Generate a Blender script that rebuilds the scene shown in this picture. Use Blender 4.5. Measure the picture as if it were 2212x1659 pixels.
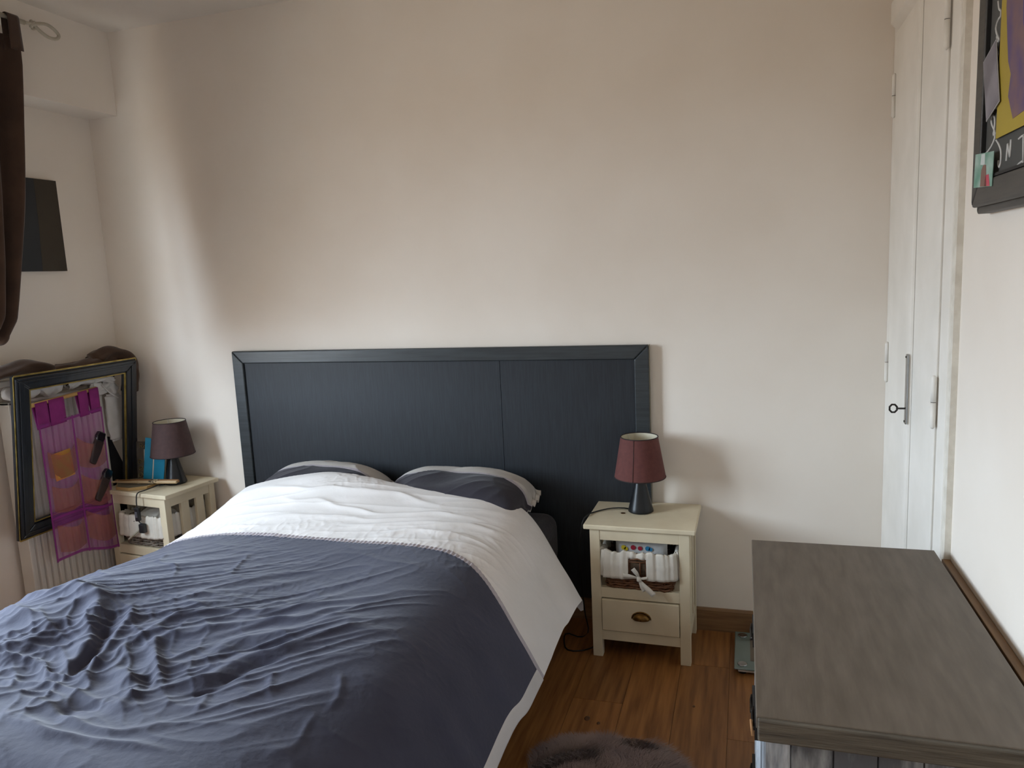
import bpy, bmesh, math, random
import numpy as np
from mathutils import Vector, Matrix
for _o in list(bpy.data.objects): bpy.data.objects.remove(_o)
scene = bpy.context.scene
COL = scene.collection
random.seed(7); rng = np.random.default_rng(11)
PI = math.pi

# ------------------------------------------------------------------ camera
YAW, PITCH, ROLL, FPX = -0.305803, 0.146378, -0.04675, 1612.53
fwd = Vector((math.sin(YAW)*math.cos(PITCH), math.cos(YAW)*math.cos(PITCH), -math.sin(PITCH)))
rgt0 = Vector((math.cos(YAW), -math.sin(YAW), 0)); up0 = rgt0.cross(fwd)
rgt = rgt0*math.cos(ROLL) + up0*math.sin(ROLL); upv = rgt.cross(fwd)
cam = bpy.data.cameras.new('camera'); camo = bpy.data.objects.new('camera', cam); COL.objects.link(camo)
M3 = Matrix((rgt, upv, -fwd)).transposed()
camo.matrix_world = Matrix.Translation((0, 0, 1.6)) @ M3.to_4x4()
cam.sensor_fit = 'HORIZONTAL'; cam.sensor_width = 36.0; cam.lens = 36.0*FPX/2212.0
cam.clip_start = 0.02; cam.clip_end = 200
scene.camera = camo

# ------------------------------------------------------------------ world, daylight, exposure
scene.view_settings.view_transform = 'Standard'
scene.view_settings.look = 'None'
scene.view_settings.gamma = 1.0
scene.view_settings.use_curve_mapping = False
scene.view_settings.exposure = EXPOSURE = 0.0
world = bpy.data.worlds.new('sky'); scene.world = world; world.use_nodes = True
wn = world.node_tree.nodes; wl = world.node_tree.links
bg = wn['Background']
# plain daylight sky above the horizon, sunlit ground and facades below it
tcw = wn.new('ShaderNodeTexCoord'); sep = wn.new('ShaderNodeSeparateXYZ'); wl.new(tcw.outputs['Generated'], sep.inputs['Vector'])
crw = wn.new('ShaderNodeValToRGB'); wl.new(sep.outputs['Z'], crw.inputs['Fac'])
mrw = wn.new('ShaderNodeMapRange'); mrw.inputs['From Min'].default_value = -1; mrw.inputs['From Max'].default_value = 1
wl.new(sep.outputs['Z'], mrw.inputs['Value']); wl.new(mrw.outputs['Result'], crw.inputs['Fac'])
_e = crw.color_ramp.elements
_e[0].position = 0.497; _e[0].color = (0.20, 0.172, 0.138, 1)
_e[1].position = 0.515; _e[1].color = (0.72, 0.86, 1.0, 1)
wl.new(crw.outputs['Color'], bg.inputs['Color']); bg.inputs['Strength'].default_value = SKY = 43.5

XL, XR, YB, YF, ZC = -3.255, 0.55, 3.222, -1.1, 2.895
WY0, WY1, WZ0, WZ1 = 0.66, 1.99, 1.00, 2.47          # window opening in the left wall

def area_light(name, loc, rot, sx, sy, power, color):
    l = bpy.data.lights.new(name, 'AREA'); l.shape = 'RECTANGLE'; l.size = sx; l.size_y = sy
    l.energy = power; l.color = color
    o = bpy.data.objects.new(name, l); COL.objects.link(o); o.location = loc; o.rotation_euler = rot
    return o
# portal that guides the sky light through the window opening
por = area_light('window_portal', (XL-0.11, (WY0+WY1)/2, (WZ0+WZ1)/2), (0, -PI/2, 0), WZ1-WZ0, WY1-WY0, 1, (1, 1, 1))
por.data.cycles.is_portal = True

# ------------------------------------------------------------------ helpers
def srgb(h):
    if isinstance(h, str):
        h = h.lstrip('#'); c = [int(h[i:i+2], 16)/255 for i in (0, 2, 4)]
    else: c = h
    return tuple((x/12.92 if x <= 0.04045 else ((x+0.055)/1.055)**2.4) for x in c) + (1.0,)

def mat(name, c1, c2=None, rough=0.6, scale=8.0, stretch=(1, 1, 1), bump=0.0, bscale=None, bstretch=None, metal=0.0,
        spec=0.5, sheen=0.0, coat=0.0, detail=5.0, lo=0.35, hi=0.65, trans=0.0, alpha=1.0, objrand=0.0, bdist=0.002, emit=0.0):
    m = bpy.data.materials.new(name); m.use_nodes = True
    nt = m.node_tree; N = nt.nodes; L = nt.links; b = N['Principled BSDF']
    b.inputs['Roughness'].default_value = rough; b.inputs['Metallic'].default_value = metal
    b.inputs['Specular IOR Level'].default_value = spec
    b.inputs['Sheen Weight'].default_value = sheen; b.inputs['Coat Weight'].default_value = coat
    b.inputs['Transmission Weight'].default_value = trans; b.inputs['Alpha'].default_value = alpha
    tc = N.new('ShaderNodeTexCoord')
    mp = N.new('ShaderNodeMapping'); mp.inputs['Scale'].default_value = stretch; L.new(tc.outputs['Object'], mp.inputs['Vector'])
    no = N.new('ShaderNodeTexNoise'); no.inputs['Scale'].default_value = scale; no.inputs['Detail'].default_value = detail
    L.new(mp.outputs['Vector'], no.inputs['Vector'])
    cr = N.new('ShaderNodeValToRGB'); cr.color_ramp.elements[0].position = lo; cr.color_ramp.elements[1].position = hi
    cr.color_ramp.elements[0].color = srgb(c1); cr.color_ramp.elements[1].color = srgb(c2 or c1)
    L.new(no.outputs['Fac'], cr.inputs['Fac']); out = cr.outputs['Color']
    if objrand:
        oi = N.new('ShaderNodeObjectInfo'); hs = N.new('ShaderNodeHueSaturation')
        mr = N.new('ShaderNodeMapRange'); mr.inputs['To Min'].default_value = 1-objrand; mr.inputs['To Max'].default_value = 1+objrand
        L.new(oi.outputs['Random'], mr.inputs['Value']); L.new(mr.outputs['Result'], hs.inputs['Value'])
        L.new(out, hs.inputs['Color']); out = hs.outputs['Color']
        va = N.new('ShaderNodeVectorMath'); va.operation = 'MULTIPLY_ADD'
        sc = N.new('ShaderNodeVectorMath'); sc.operation = 'SCALE'; sc.inputs[0].default_value = (7.3, 3.1, 5.7)
        L.new(oi.outputs['Random'], sc.inputs['Scale'])
        va.inputs[1].default_value = (1, 1, 1); L.new(tc.outputs['Object'], va.inputs[0]); L.new(sc.outputs['Vector'], va.inputs[2])
        L.new(va.outputs['Vector'], mp.inputs['Vector'])
    L.new(out, b.inputs['Base Color'])
    if bump:
        mp2 = N.new('ShaderNodeMapping'); mp2.inputs['Scale'].default_value = bstretch or stretch
        L.new(tc.outputs['Object'], mp2.inputs['Vector'])
        n2 = N.new('ShaderNodeTexNoise'); n2.inputs['Scale'].default_value = bscale or scale*4; n2.inputs['Detail'].default_value = 4
        L.new(mp2.outputs['Vector'], n2.inputs['Vector'])
        bp = N.new('ShaderNodeBump'); bp.inputs['Strength'].default_value = bump; bp.inputs['Distance'].default_value = bdist
        L.new(n2.outputs['Fac'], bp.inputs['Height']); L.new(bp.outputs['Normal'], b.inputs['Normal'])
    return m

class MB:
    """collects shapes, builds ONE mesh object"""
    def __init__(s): s.v = []; s.f = []; s.sm = []
    def add(s, vs, fs, smooth=False):
        k = len(s.v); s.v += [tuple(p) for p in vs]; s.f += [tuple(i+k for i in f) for f in fs]; s.sm += [smooth]*len(fs); return s
    def box(s, x0, x1, y0, y1, z0, z1, M=None):
        vs = [Vector((x, y, z)) for z in (z0, z1) for y in (y0, y1) for x in (x0, x1)]
        if M is not None: vs = [M @ p for p in vs]
        return s.add(vs, [(0, 2, 3, 1), (4, 5, 7, 6), (0, 1, 5, 4), (2, 6, 7, 3), (0, 4, 6, 2), (1, 3, 7, 5)])
    def prism(s, poly, d0, d1, axis='z', M=None, smooth=False):
        n = len(poly); vs = []
        for d in (d0, d1):
            for a, b in poly:
                p = {'z': (a, b, d), 'y': (a, d, b), 'x': (d, a, b)}[axis]; vs.append(Vector(p))
        if M is not None: vs = [M @ p for p in vs]
        fs = [tuple(range(n))[::-1], tuple(range(n, 2*n))]
        k = len(s.f); s.add(vs, fs, False); s.v = s.v[:-2*n] if False else s.v
        base = len(s.v)-2*n
        for i in range(n):
            j = (i+1) % n; s.f.append((base+i, base+j, base+n+j, base+n+i)); s.sm.append(smooth)
        return s
    def lathe(s, prof, c=(0, 0, 0), seg=32, caps=True, M=None):
        vs = []; n = len(prof)
        for r, z in prof:
            for i in range(seg):
                a = 2*PI*i/seg; vs.append(Vector((r*math.cos(a), r*math.sin(a), z)))
        if M is not None: vs = [M @ p for p in vs]
        vs = [p+Vector(c) for p in vs]
        fs = []
        for k in range(n-1):
            for i in range(seg):
                j = (i+1) % seg; fs.append((k*seg+i, k*seg+j, (k+1)*seg+j, (k+1)*seg+i))
        s.add(vs, fs, True)
        b = len(s.v)-len(vs)
        if caps:
            s.f.append(tuple(b+i for i in range(seg))[::-1]); s.sm.append(False)
            s.f.append(tuple(b+(n-1)*seg+i for i in range(seg))); s.sm.append(False)
        return s
    def tube(s, pts, r, seg=8, closed=False, flat=1.0):
        pts = [Vector(p) for p in pts]; n = len(pts); rr = r if hasattr(r, '__len__') else [r]*n
        vs = []; prev = None
        for i, p in enumerate(pts):
            a = pts[(i-1) % n] if (closed or i > 0) else p; b = pts[(i+1) % n] if (closed or i < n-1) else p
            t = (b-a).normalized()
            if prev is None:
                q = Vector((0, 0, 1)) if abs(t.z) < 0.9 else Vector((1, 0, 0)); e1 = t.cross(q).normalized()
            else:
                e1 = (prev - t*prev.dot(t)).normalized()
            prev = e1; e2 = t.cross(e1)
            for k in range(seg):
                w = 2*PI*k/seg; vs.append(p + (e1*math.cos(w) + e2*math.sin(w)*flat)*rr[i])
        fs = []
        for i in range(n if closed else n-1):
            i2 = (i+1) % n
            for k in range(seg):
                k2 = (k+1) % seg; fs.append((i*seg+k, i*seg+k2, i2*seg+k2, i2*seg+k))
        if not closed:
            fs += [tuple(range(seg))[::-1], tuple((n-1)*seg+k for k in range(seg))]
        return s.add(vs, fs, True)
    def grid(s, P, closed_u=False, smooth=True):
        """P: array (nv, nu, 3)"""
        nv, nu = P.shape[:2]; k = len(s.v); s.v += [tuple(p) for p in P.reshape(-1, 3)]
        for j in range(nv-1):
            for i in range(nu if closed_u else nu-1):
                i2 = (i+1) % nu
                s.f.append((k+j*nu+i, k+j*nu+i2, k+(j+1)*nu+i2, k+(j+1)*nu+i)); s.sm.append(smooth)
        return s
    def build(s, name, m, parent=None, bevel=0.0, seg=2, solid=0.0, sub=0, loc=None):
        me = bpy.data.meshes.new(name); me.from_pydata(s.v, [], s.f)
        me.polygons.foreach_set('use_smooth', s.sm)
        me.materials.append(m); me.update()
        bm = bmesh.new(); bm.from_mesh(me); bmesh.ops.recalc_face_normals(bm, faces=bm.faces) if solid == 0 else None; bm.to_mesh(me); bm.free()
        o = bpy.data.objects.new(name, me); COL.objects.link(o)
        if parent: o.parent = parent
        if loc: o.location = loc
        if solid:
            md = o.modifiers.new('solid', 'SOLIDIFY'); md.thickness = solid; md.offset = 0
        if bevel:
            md = o.modifiers.new('bevel', 'BEVEL'); md.width = bevel; md.segments = seg; md.limit_method = 'ANGLE'; md.angle_limit = 0.6
        if sub:
            md = o.modifiers.new('sub', 'SUBSURF'); md.levels = sub; md.render_levels = sub
        return o

def thing(name, label, cat, loc=(0, 0, 0), rz=0.0, group=None):
    o = bpy.data.objects.new(name, None); COL.objects.link(o); o.empty_display_size = 0.05
    o.location = loc; o.rotation_euler = (0, 0, rz); o['label'] = label; o['category'] = cat
    if group: o['group'] = group
    return o
def tag(o, label, cat, group=None):
    o['label'] = label; o['category'] = cat
    if group: o['group'] = group
    return o
def struct(o, label=None, cat=None):
    o['kind'] = 'structure'
    if label: o['label'] = label
    if cat: o['category'] = cat
    return o
def sempty(name, loc=(0, 0, 0)):
    o = bpy.data.objects.new(name, None); COL.objects.link(o); o.location = loc; o['kind'] = 'structure'; return o
def box(name, m, parent, x0, x1, y0, y1, z0, z1, bevel=0.0):
    return MB().box(x0, x1, y0, y1, z0, z1).build(name, m, parent, bevel)
def spline(pts, n):
    """Catmull-Rom through pts, n samples, equal in arc length"""
    P = np.array(pts, float); P = np.vstack([2*P[0]-P[1], P, 2*P[-1]-P[-2]]); out = []
    for i in range(1, len(P)-2):
        t = np.linspace(0, 1, 24, endpoint=False)[:, None]
        p0, p1, p2, p3 = P[i-1], P[i], P[i+1], P[i+2]
        out.append(0.5*((2*p1)+(-p0+p2)*t+(2*p0-5*p1+4*p2-p3)*t**2+(-p0+3*p1-3*p2+p3)*t**3))
    out.append(P[-2][None]); Q = np.vstack(out)
    d = np.r_[0, np.cumsum(np.linalg.norm(np.diff(Q, axis=0), axis=1))]
    s = np.linspace(0, d[-1], n)
    return np.stack([np.interp(s, d, Q[:, k]) for k in range(Q.shape[1])], 1)
def sstep(a, b, x): t = np.clip((x-a)/(b-a), 0, 1); return t*t*(3-2*t)
def field(ny, nx, dy, dx, ly, lx, ang=0.0, seed=0):
    """smooth random field with correlation lengths lx, ly (metres), turned by ang"""
    r = np.random.default_rng(seed); w = r.standard_normal((ny, nx)); F = np.fft.fft2(w)
    ky = np.fft.fftfreq(ny, dy)[:, None]*2*PI; kx = np.fft.fftfreq(nx, dx)[None]*2*PI
    a = kx*math.cos(ang)+ky*math.sin(ang); b = -kx*math.sin(ang)+ky*math.cos(ang)
    g = np.real(np.fft.ifft2(F*np.exp(-(a*a*lx*lx+b*b*ly*ly)/2))); return g/g.std()
# ------------------------------------------------------------------ materials of the room
m_wall = mat('wall_paint', '#f1e8dd', '#ede3d7', rough=0.85, scale=2.5, bump=0.15, bscale=90, bdist=0.001, spec=0.25)
m_ceil = mat('ceiling_paint', '#efe8de', '#eae2d6', rough=0.9, scale=2, bump=0.15, bscale=70, spec=0.2)
m_door = mat('door_paint', '#f5f0e8', '#ece7de', rough=0.5, scale=5, bump=0.08, bscale=40, bdist=0.001, spec=0.4)
m_plaster = mat('rough_plaster', '#e8e2d6', '#d9d2c5', rough=0.9, scale=25, bump=0.6, bscale=60, bdist=0.004)
m_floor = mat('oak_floor', '#6e4524', '#9c6a3b', rough=0.40, scale=6, stretch=(9, 0.55, 9), bump=0.12, bscale=60, bstretch=(12, 0.6, 12), objrand=0.22, spec=0.4, lo=0.3, hi=0.7, bdist=0.001)
m_knot = mat('floor_knot', '#4a2d17', '#5f3c20', rough=0.5, scale=60)
m_base = mat('oak_skirting', '#77573a', '#8c6a48', rough=0.5, scale=8, stretch=(0.7, 0.7, 9), bump=0.1)
m_gap = mat('floor_joint', '#3a2716', rough=0.8)
m_white = mat('white_lacquer', '#e8e6e0', '#deddd6', rough=0.4, scale=6)
m_pane = bpy.data.materials.new('window_glass'); m_pane.use_nodes = True
_n = m_pane.node_tree.nodes; _l = m_pane.node_tree.links; _n.remove(_n['Principled BSDF'])
_g = _n.new('ShaderNodeBsdfGlossy'); _g.inputs['Roughness'].default_value = 0.0
_t = _n.new('ShaderNodeBsdfTransparent'); _x = _n.new('ShaderNodeMixShader'); _x.inputs['Fac'].default_value = 0.05
_l.new(_t.outputs[0], _x.inputs[1]); _l.new(_g.outputs[0], _x.inputs[2]); _l.new(_x.outputs[0], _n['Material Output'].inputs['Surface'])

# ------------------------------------------------------------------ shell
fl = struct(box('floor', m_gap, None, XL-0.1, XR+0.1, YF-0.1, YB+0.1, -0.12, -0.006))
struct(box('ceiling', m_ceil, None, XL-0.1, XR+0.1, YF-0.1, YB+0.1, ZC, ZC+0.1))
struct(box('wall_back', m_wall, None, XL-0.1, XR+0.1, YB, YB+0.12, -0.02, ZC))
struct(box('wall_front', m_wall, None, XL-0.1, XR+0.1, YF-0.12, YF, -0.02, ZC))
struct(box('wall_right', m_wall, None, XR, XR+0.12, YF, YB, -0.02, ZC))
wl_ = MB()
wl_.box(XL-0.12, XL, YF, WY0, -0.02, ZC); wl_.box(XL-0.12, XL, WY1, YB, -0.02, ZC)
wl_.box(XL-0.12, XL, WY0, WY1, -0.02, WZ0); wl_.box(XL-0.12, XL, WY0, WY1, WZ1, ZC)
struct(wl_.build('wall_left', m_wall))
struct(box('trim_1', m_wall, None, XL, -3.07, YF, YB, 2.492, ZC), 'plastered lintel beam along the top of the left wall')
# planks
PWD = 0.188; GL = 1.28
pm = {}
def plank_mesh(L, W):
    key = (round(L, 3), round(W, 3))
    if key not in pm:
        o = MB().box(0.0006, W-0.0006, 0.0006, L-0.0006, -0.006, 0.0).build('plank', m_floor); pm[key] = o.data; bpy.data.objects.remove(o)
    return pm[key]
x = XL; r = 0
while x < XR-0.001:
    W = min(PWD, XR-x); off = (r*0.47) % GL; y = YF-off
    while y < YB:
        a = max(y, YF); b = min(y+GL, YB)
        if b-a > 0.02:
            o = bpy.data.objects.new('plank', plank_mesh(b-a, W)); COL.objects.link(o); o.location = (x, a, 0); o.parent = fl
        y += GL
    x += PWD; r += 1
# knots in the boards beside the bed
for kx, ky, kr in [(-0.545, 2.44, 0.010), (-0.50, 2.42, 0.006), (-0.18, 2.60, 0.005)]:
    k = MB().lathe([(kr, 0.0), (kr*0.6, 0.0004)], seg=14).build('knot', m_knot, fl, loc=(kx, ky, 0.0)); k.scale = (1, 1.5, 1)
# skirting boards
struct(MB().prism([(YB-0.016, 0), (YB, 0), (YB, 0.102), (YB-0.010, 0.102), (YB-0.016, 0.094)], XL, 0.53, 'x').build('baseboard_back', m_base))
struct(box('baseboard_left', m_base, None, XL, XL+0.016, YF, YB-0.016, 0, 0.10))
struct(box('baseboard_front', m_base, None, XL+0.016, XR, YF, YF+0.016, 0, 0.10))
struct(box('baseboard_right', m_base, None, XR-0.016, XR, YF+0.016, 2.27, 0, 0.10))

# ------------------------------------------------------------------ window in the left wall (beside the picture's left edge)
win = sempty('window_1', (XL-0.075, WY0, WZ0))
ww = WY1-WY0; wh = WZ1-WZ0
box('window_frame', m_white, win, -0.03, 0.03, 0, ww, 0, 0.06, 0.004); box('window_frame', m_white, win, -0.03, 0.03, 0, ww, wh-0.06, wh, 0.004)
box('window_frame', m_white, win, -0.03, 0.03, 0, 0.06, 0.06, wh-0.06, 0.004); box('window_frame', m_white, win, -0.03, 0.03, ww-0.06, ww, 0.06, wh-0.06, 0.004)
box('mullion', m_white, win, -0.035, 0.035, ww/2-0.04, ww/2+0.04, 0.06, wh-0.06, 0.004)
for a, b in ((0.06, ww/2-0.04), (ww/2+0.04, ww-0.06)): box('pane', m_pane, win, -0.003, 0.003, a, b, 0.06, wh-0.06)
struct(box('trim_2', m_white, None, XL-0.04, XL+0.03, WY0-0.02, WY1+0.02, WZ0-0.03, WZ0), 'white window sill')

# ------------------------------------------------------------------ cupboard with two doors on the right wall
D0, D1, DM, DZ = 2.385, 3.125, 2.705, 2.40
XF = 0.53
dr = sempty('door_1', (XF, 0, 0)); dr['label'] = 'white painted double-leaf cupboard door beside the back wall'
fr = [('door_frame', 2.295, D0, 0, 2.50), ('door_frame', D1, 3.221, 0, 2.50)]
for n, a, b, c, d in fr: box(n, m_door, dr, -0.0, XR-XF, a, b, c, d, 0.004)
box('door_frame', m_door, dr, 0.0, XR-XF, D0, D1, DZ, 2.50, 0.004)
MB().prism([(-0.024, 2.43), (0.0, 2.405), (0.0, 2.50), (-0.024, 2.50)], D0-0.03, D1+0.03, 'y').build('head_moulding', m_door, dr)
for a, b in ((DM+0.002, D1-0.003), (D0+0.003, DM-0.002)):
    lf = box('door_leaf', m_door, dr, -0.006, XR-XF, a, b, 0.03, DZ-0.004, 0.003)
    box('panel_moulding', m_door, lf, -0.010, -0.006, a+0.012, b-0.012, 0.06, DZ-0.03, 0.003) if b-a > 0.35 else None
MB().prism([(-0.006, DM-0.004), (-0.016, DM), (-0.018, DM+0.030), (-0.010, DM+0.042), (-0.006, DM+0.046)], 0.03, DZ-0.01, 'z').build('cover_strip', m_door, dr, 0.002)
box('plaster_edge', m_plaster, dr, 0.004, XR-XF+0.0, 2.262, 2.296, 0, 2.52)
m_crack = mat('hinge_shadow_gap', '#6f6a62', rough=0.8)
for hy, hz in ((D1+0.004, 2.175), (D1+0.004, 1.20), (D0-0.006, 2.22), (D0-0.006, 1.178)):
    h = MB().lathe([(0.003, -0.078), (0.0075, -0.070), (0.0075, -0.001)], seg=14).lathe([(0.0075, 0.001), (0.0075, 0.070), (0.003, 0.078)], seg=14).build('hinge', m_door, dr, loc=(-0.012, hy, hz))
    MB().lathe([(0.0068, -0.0012), (0.0068, 0.0012)], seg=12).build('hinge_joint', m_crack, h)
m_chrome = mat('chrome', '#c4c7ca', '#9a9da0', rough=0.16, metal=1.0, scale=4)
m_darkmetal = mat('dark_metal', '#2b2724', '#3a3531', rough=0.4, metal=0.8, scale=20)
lp = MB().box(-0.024, -0.0165, DM-0.006, DM+0.014, 1.045, 1.280).build('lock_plate', m_chrome, dr, 0.004)
for z in (1.055, 1.270): MB().lathe([(0.004, 0), (0.003, 0.002)], seg=12, M=Matrix.Rotation(-PI/2, 4, 'Y')).build('screw', m_darkmetal, lp, loc=(-0.024, DM+0.004, z))
ky = MB().tube([(-0.024, DM+0.004, 1.098), (-0.046, DM+0.004, 1.098)], 0.003, 10)
pts = [Vector((-0.046-0.012+0.012*math.cos(a), DM+0.004, 1.098+0.014*math.sin(a))) for a in [PI/8+k*PI/4 for k in range(8)]]
ky.tube(pts, 0.0032, 8, closed=True).build('key', m_darkmetal, dr)
# ------------------------------------------------------------------ headboard
m_hb = mat('charcoal_panel', '#1d2127', '#252a30', rough=0.5, scale=14, stretch=(14, 1, 0.8), bump=0.15, bscale=120, bstretch=(10, 1, 0.5), bdist=0.0006, spec=0.4)
m_hbr = mat('charcoal_rail', '#272c2f', '#343a3d', rough=0.36, scale=10, stretch=(0.6, 1, 10), bump=0.12, bscale=80, bstretch=(0.6, 1, 8), spec=0.5, bdist=0.0006)
HX0, HX1, HZ0, HZ1 = -2.489, -0.391, 0.112, 1.276
hb = thing('headboard', 'wide charcoal wooden headboard with mitred frame against the back wall', 'headboard', (0, YB, 0))
y1 = -0.017
box('panel', m_hb, hb, HX0+0.055, -1.063, y1-0.014, y1, HZ0, HZ1-0.045); box('panel', m_hb, hb, -1.061, HX1-0.055, y1-0.014, y1, HZ0, HZ1-0.045)
RW = 0.062; yf = y1-0.026
def rail(poly, name='rail'): MB().prism(poly, yf, y1+0.002, 'y').build(name, m_hbr, hb, 0.005, 3)
g = 0.0012
rail([(HX0, HZ1), (HX1, HZ1), (HX1-RW, HZ1-RW), (HX0+RW, HZ1-RW)])
rail([(HX0, HZ1-g), (HX0+RW, HZ1-RW-g), (HX0+RW, HZ0), (HX0, HZ0)])
rail([(HX1, HZ1-g), (HX1, HZ0), (HX1-RW, HZ0), (HX1-RW, HZ1-RW-g)])
m_bead = mat('pale_edge', '#a39a8a', rough=0.6)
for zt in ((HX1, HX1+0.004),): box('edge_strip', m_bead, hb, zt[0], zt[1], y1-0.010, y1, HZ0, HZ1)

# ------------------------------------------------------------------ bed: base, legs, mattress
BX0, BX1, BY0, BY1 = -2.20, -0.80, 1.18, 3.15
m_base_f = mat('bed_base_fabric', '#211f22', '#2a282b', rough=0.9, scale=40, bump=0.2, bscale=300)
m_sheet = mat('dark_fitted_sheet', '#232029', '#2a2732', rough=0.85, scale=12, bump=0.35, bscale=16, bstretch=(1, 1, 3), bdist=0.01, sheen=0.15)
m_darkwood = mat('dark_leg', '#1c1815', rough=0.6)
bed = thing('bed', 'double bed with dark fitted sheet standing against the charcoal headboard', 'bed', (0, 0, 0))
box('base', m_base_f, bed, BX0+0.02, BX1-0.02, BY0+0.02, BY1-0.005, 0.14, 0.30, 0.02)
for lx in (BX0+0.12, BX1-0.12):
    for ly in (BY0+0.12, BY1-0.12): MB().lathe([(0.022, 0), (0.03, 0.14)], seg=16).build('leg', m_darkwood, bed, loc=(lx, ly, 0))
mt = MB().box(BX0, BX1, BY0, BY1, 0.30, 0.535).build('mattress', m_sheet, bed, 0.06, 5)
for p in mt.data.polygons: p.use_smooth = True
# ------------------------------------------------------------------ duvet
m_dk = mat('slate_cotton', '#333548', '#3b3d50', rough=0.85, scale=5, bump=0.35, bscale=55, bstretch=(1, 1, 1), bdist=0.004, sheen=0.22, spec=0.25)
m_wh = mat('white_cotton', '#e8e4e2', '#e0dcd9', rough=0.85, scale=5, bump=0.30, bscale=45, bdist=0.004, sheen=0.15, spec=0.25)
m_tr = mat('mauve_trim_cotton', '#a79fa6', '#b4adb3', rough=0.85, scale=60, bump=0.7, bscale=160, bstretch=(1, 0.2, 1), bdist=0.003, sheen=0.2)
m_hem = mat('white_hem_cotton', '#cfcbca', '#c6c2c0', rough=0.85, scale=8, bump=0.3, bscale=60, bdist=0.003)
prof = spline([(-2.40, .22), (-2.385, .36), (-2.345, .49), (-2.25, .585), (-2.05, .635), (-1.75, .655), (-1.40, .66), (-1.12, .648), (-0.93, .60), (-0.795, .51), (-0.70, .40), (-0.635, .29)], 520)
NS = len(prof); ds = np.linalg.norm(np.diff(prof, axis=0), axis=1).mean()
sarc = np.arange(NS)*ds
SEAM = 2.335
bh = np.r_[np.linspace(0.66, SEAM, 400), np.linspace(SEAM, SEAM+0.022, 6)[1:], np.linspace(SEAM+0.022, 2.985, 150)[1:]]
NB = len(bh); db = 0.00425
PX = prof[:, 0][None].repeat(NB, 0); PZ = prof[:, 1][None].repeat(NB, 0); B = bh[:, None].repeat(NS, 1)
# foot end goes over the edge of the mattress
FE = 1.06; over = np.clip(FE-B, 0, None); R0 = 0.14
th = np.clip(over/R0, 0, PI/2)
Yc = np.where(over > 0, FE-R0*np.sin(th), B); drop = np.where(over > 0, R0*(1-np.cos(th)) + np.clip(over-R0*PI/2, 0, None), 0)
side = sstep(-1.10, -0.64, PX)
PY = Yc - 0.16*side**1.7*sstep(1.0, 2.0, B)
PZ = np.maximum(PZ-drop*(PZ-0.15)/0.5, 0.14)
topm = sstep(0.42, 0.60, PZ)
# broad shapes
left = sstep(-1.0, -1.6, PX)
PZ += topm*(0.072*np.exp(-((B-2.88)/0.19)**2)*sstep(-2.34, -2.14, PX)*(0.30+0.70*sstep(-1.05, -1.85, PX)))
PZ += topm*0.018*field(NB, NS, db, ds, 0.22, 0.22, 0, 3)
PZ -= 0.022*np.exp(-((PX+1.70)/0.22)**2-((B-1.38)/0.20)**2)*topm
PZ += 0.030*np.exp(-((PX+1.98)/0.20)**2-((B-1.60)/0.22)**2)*topm
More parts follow.
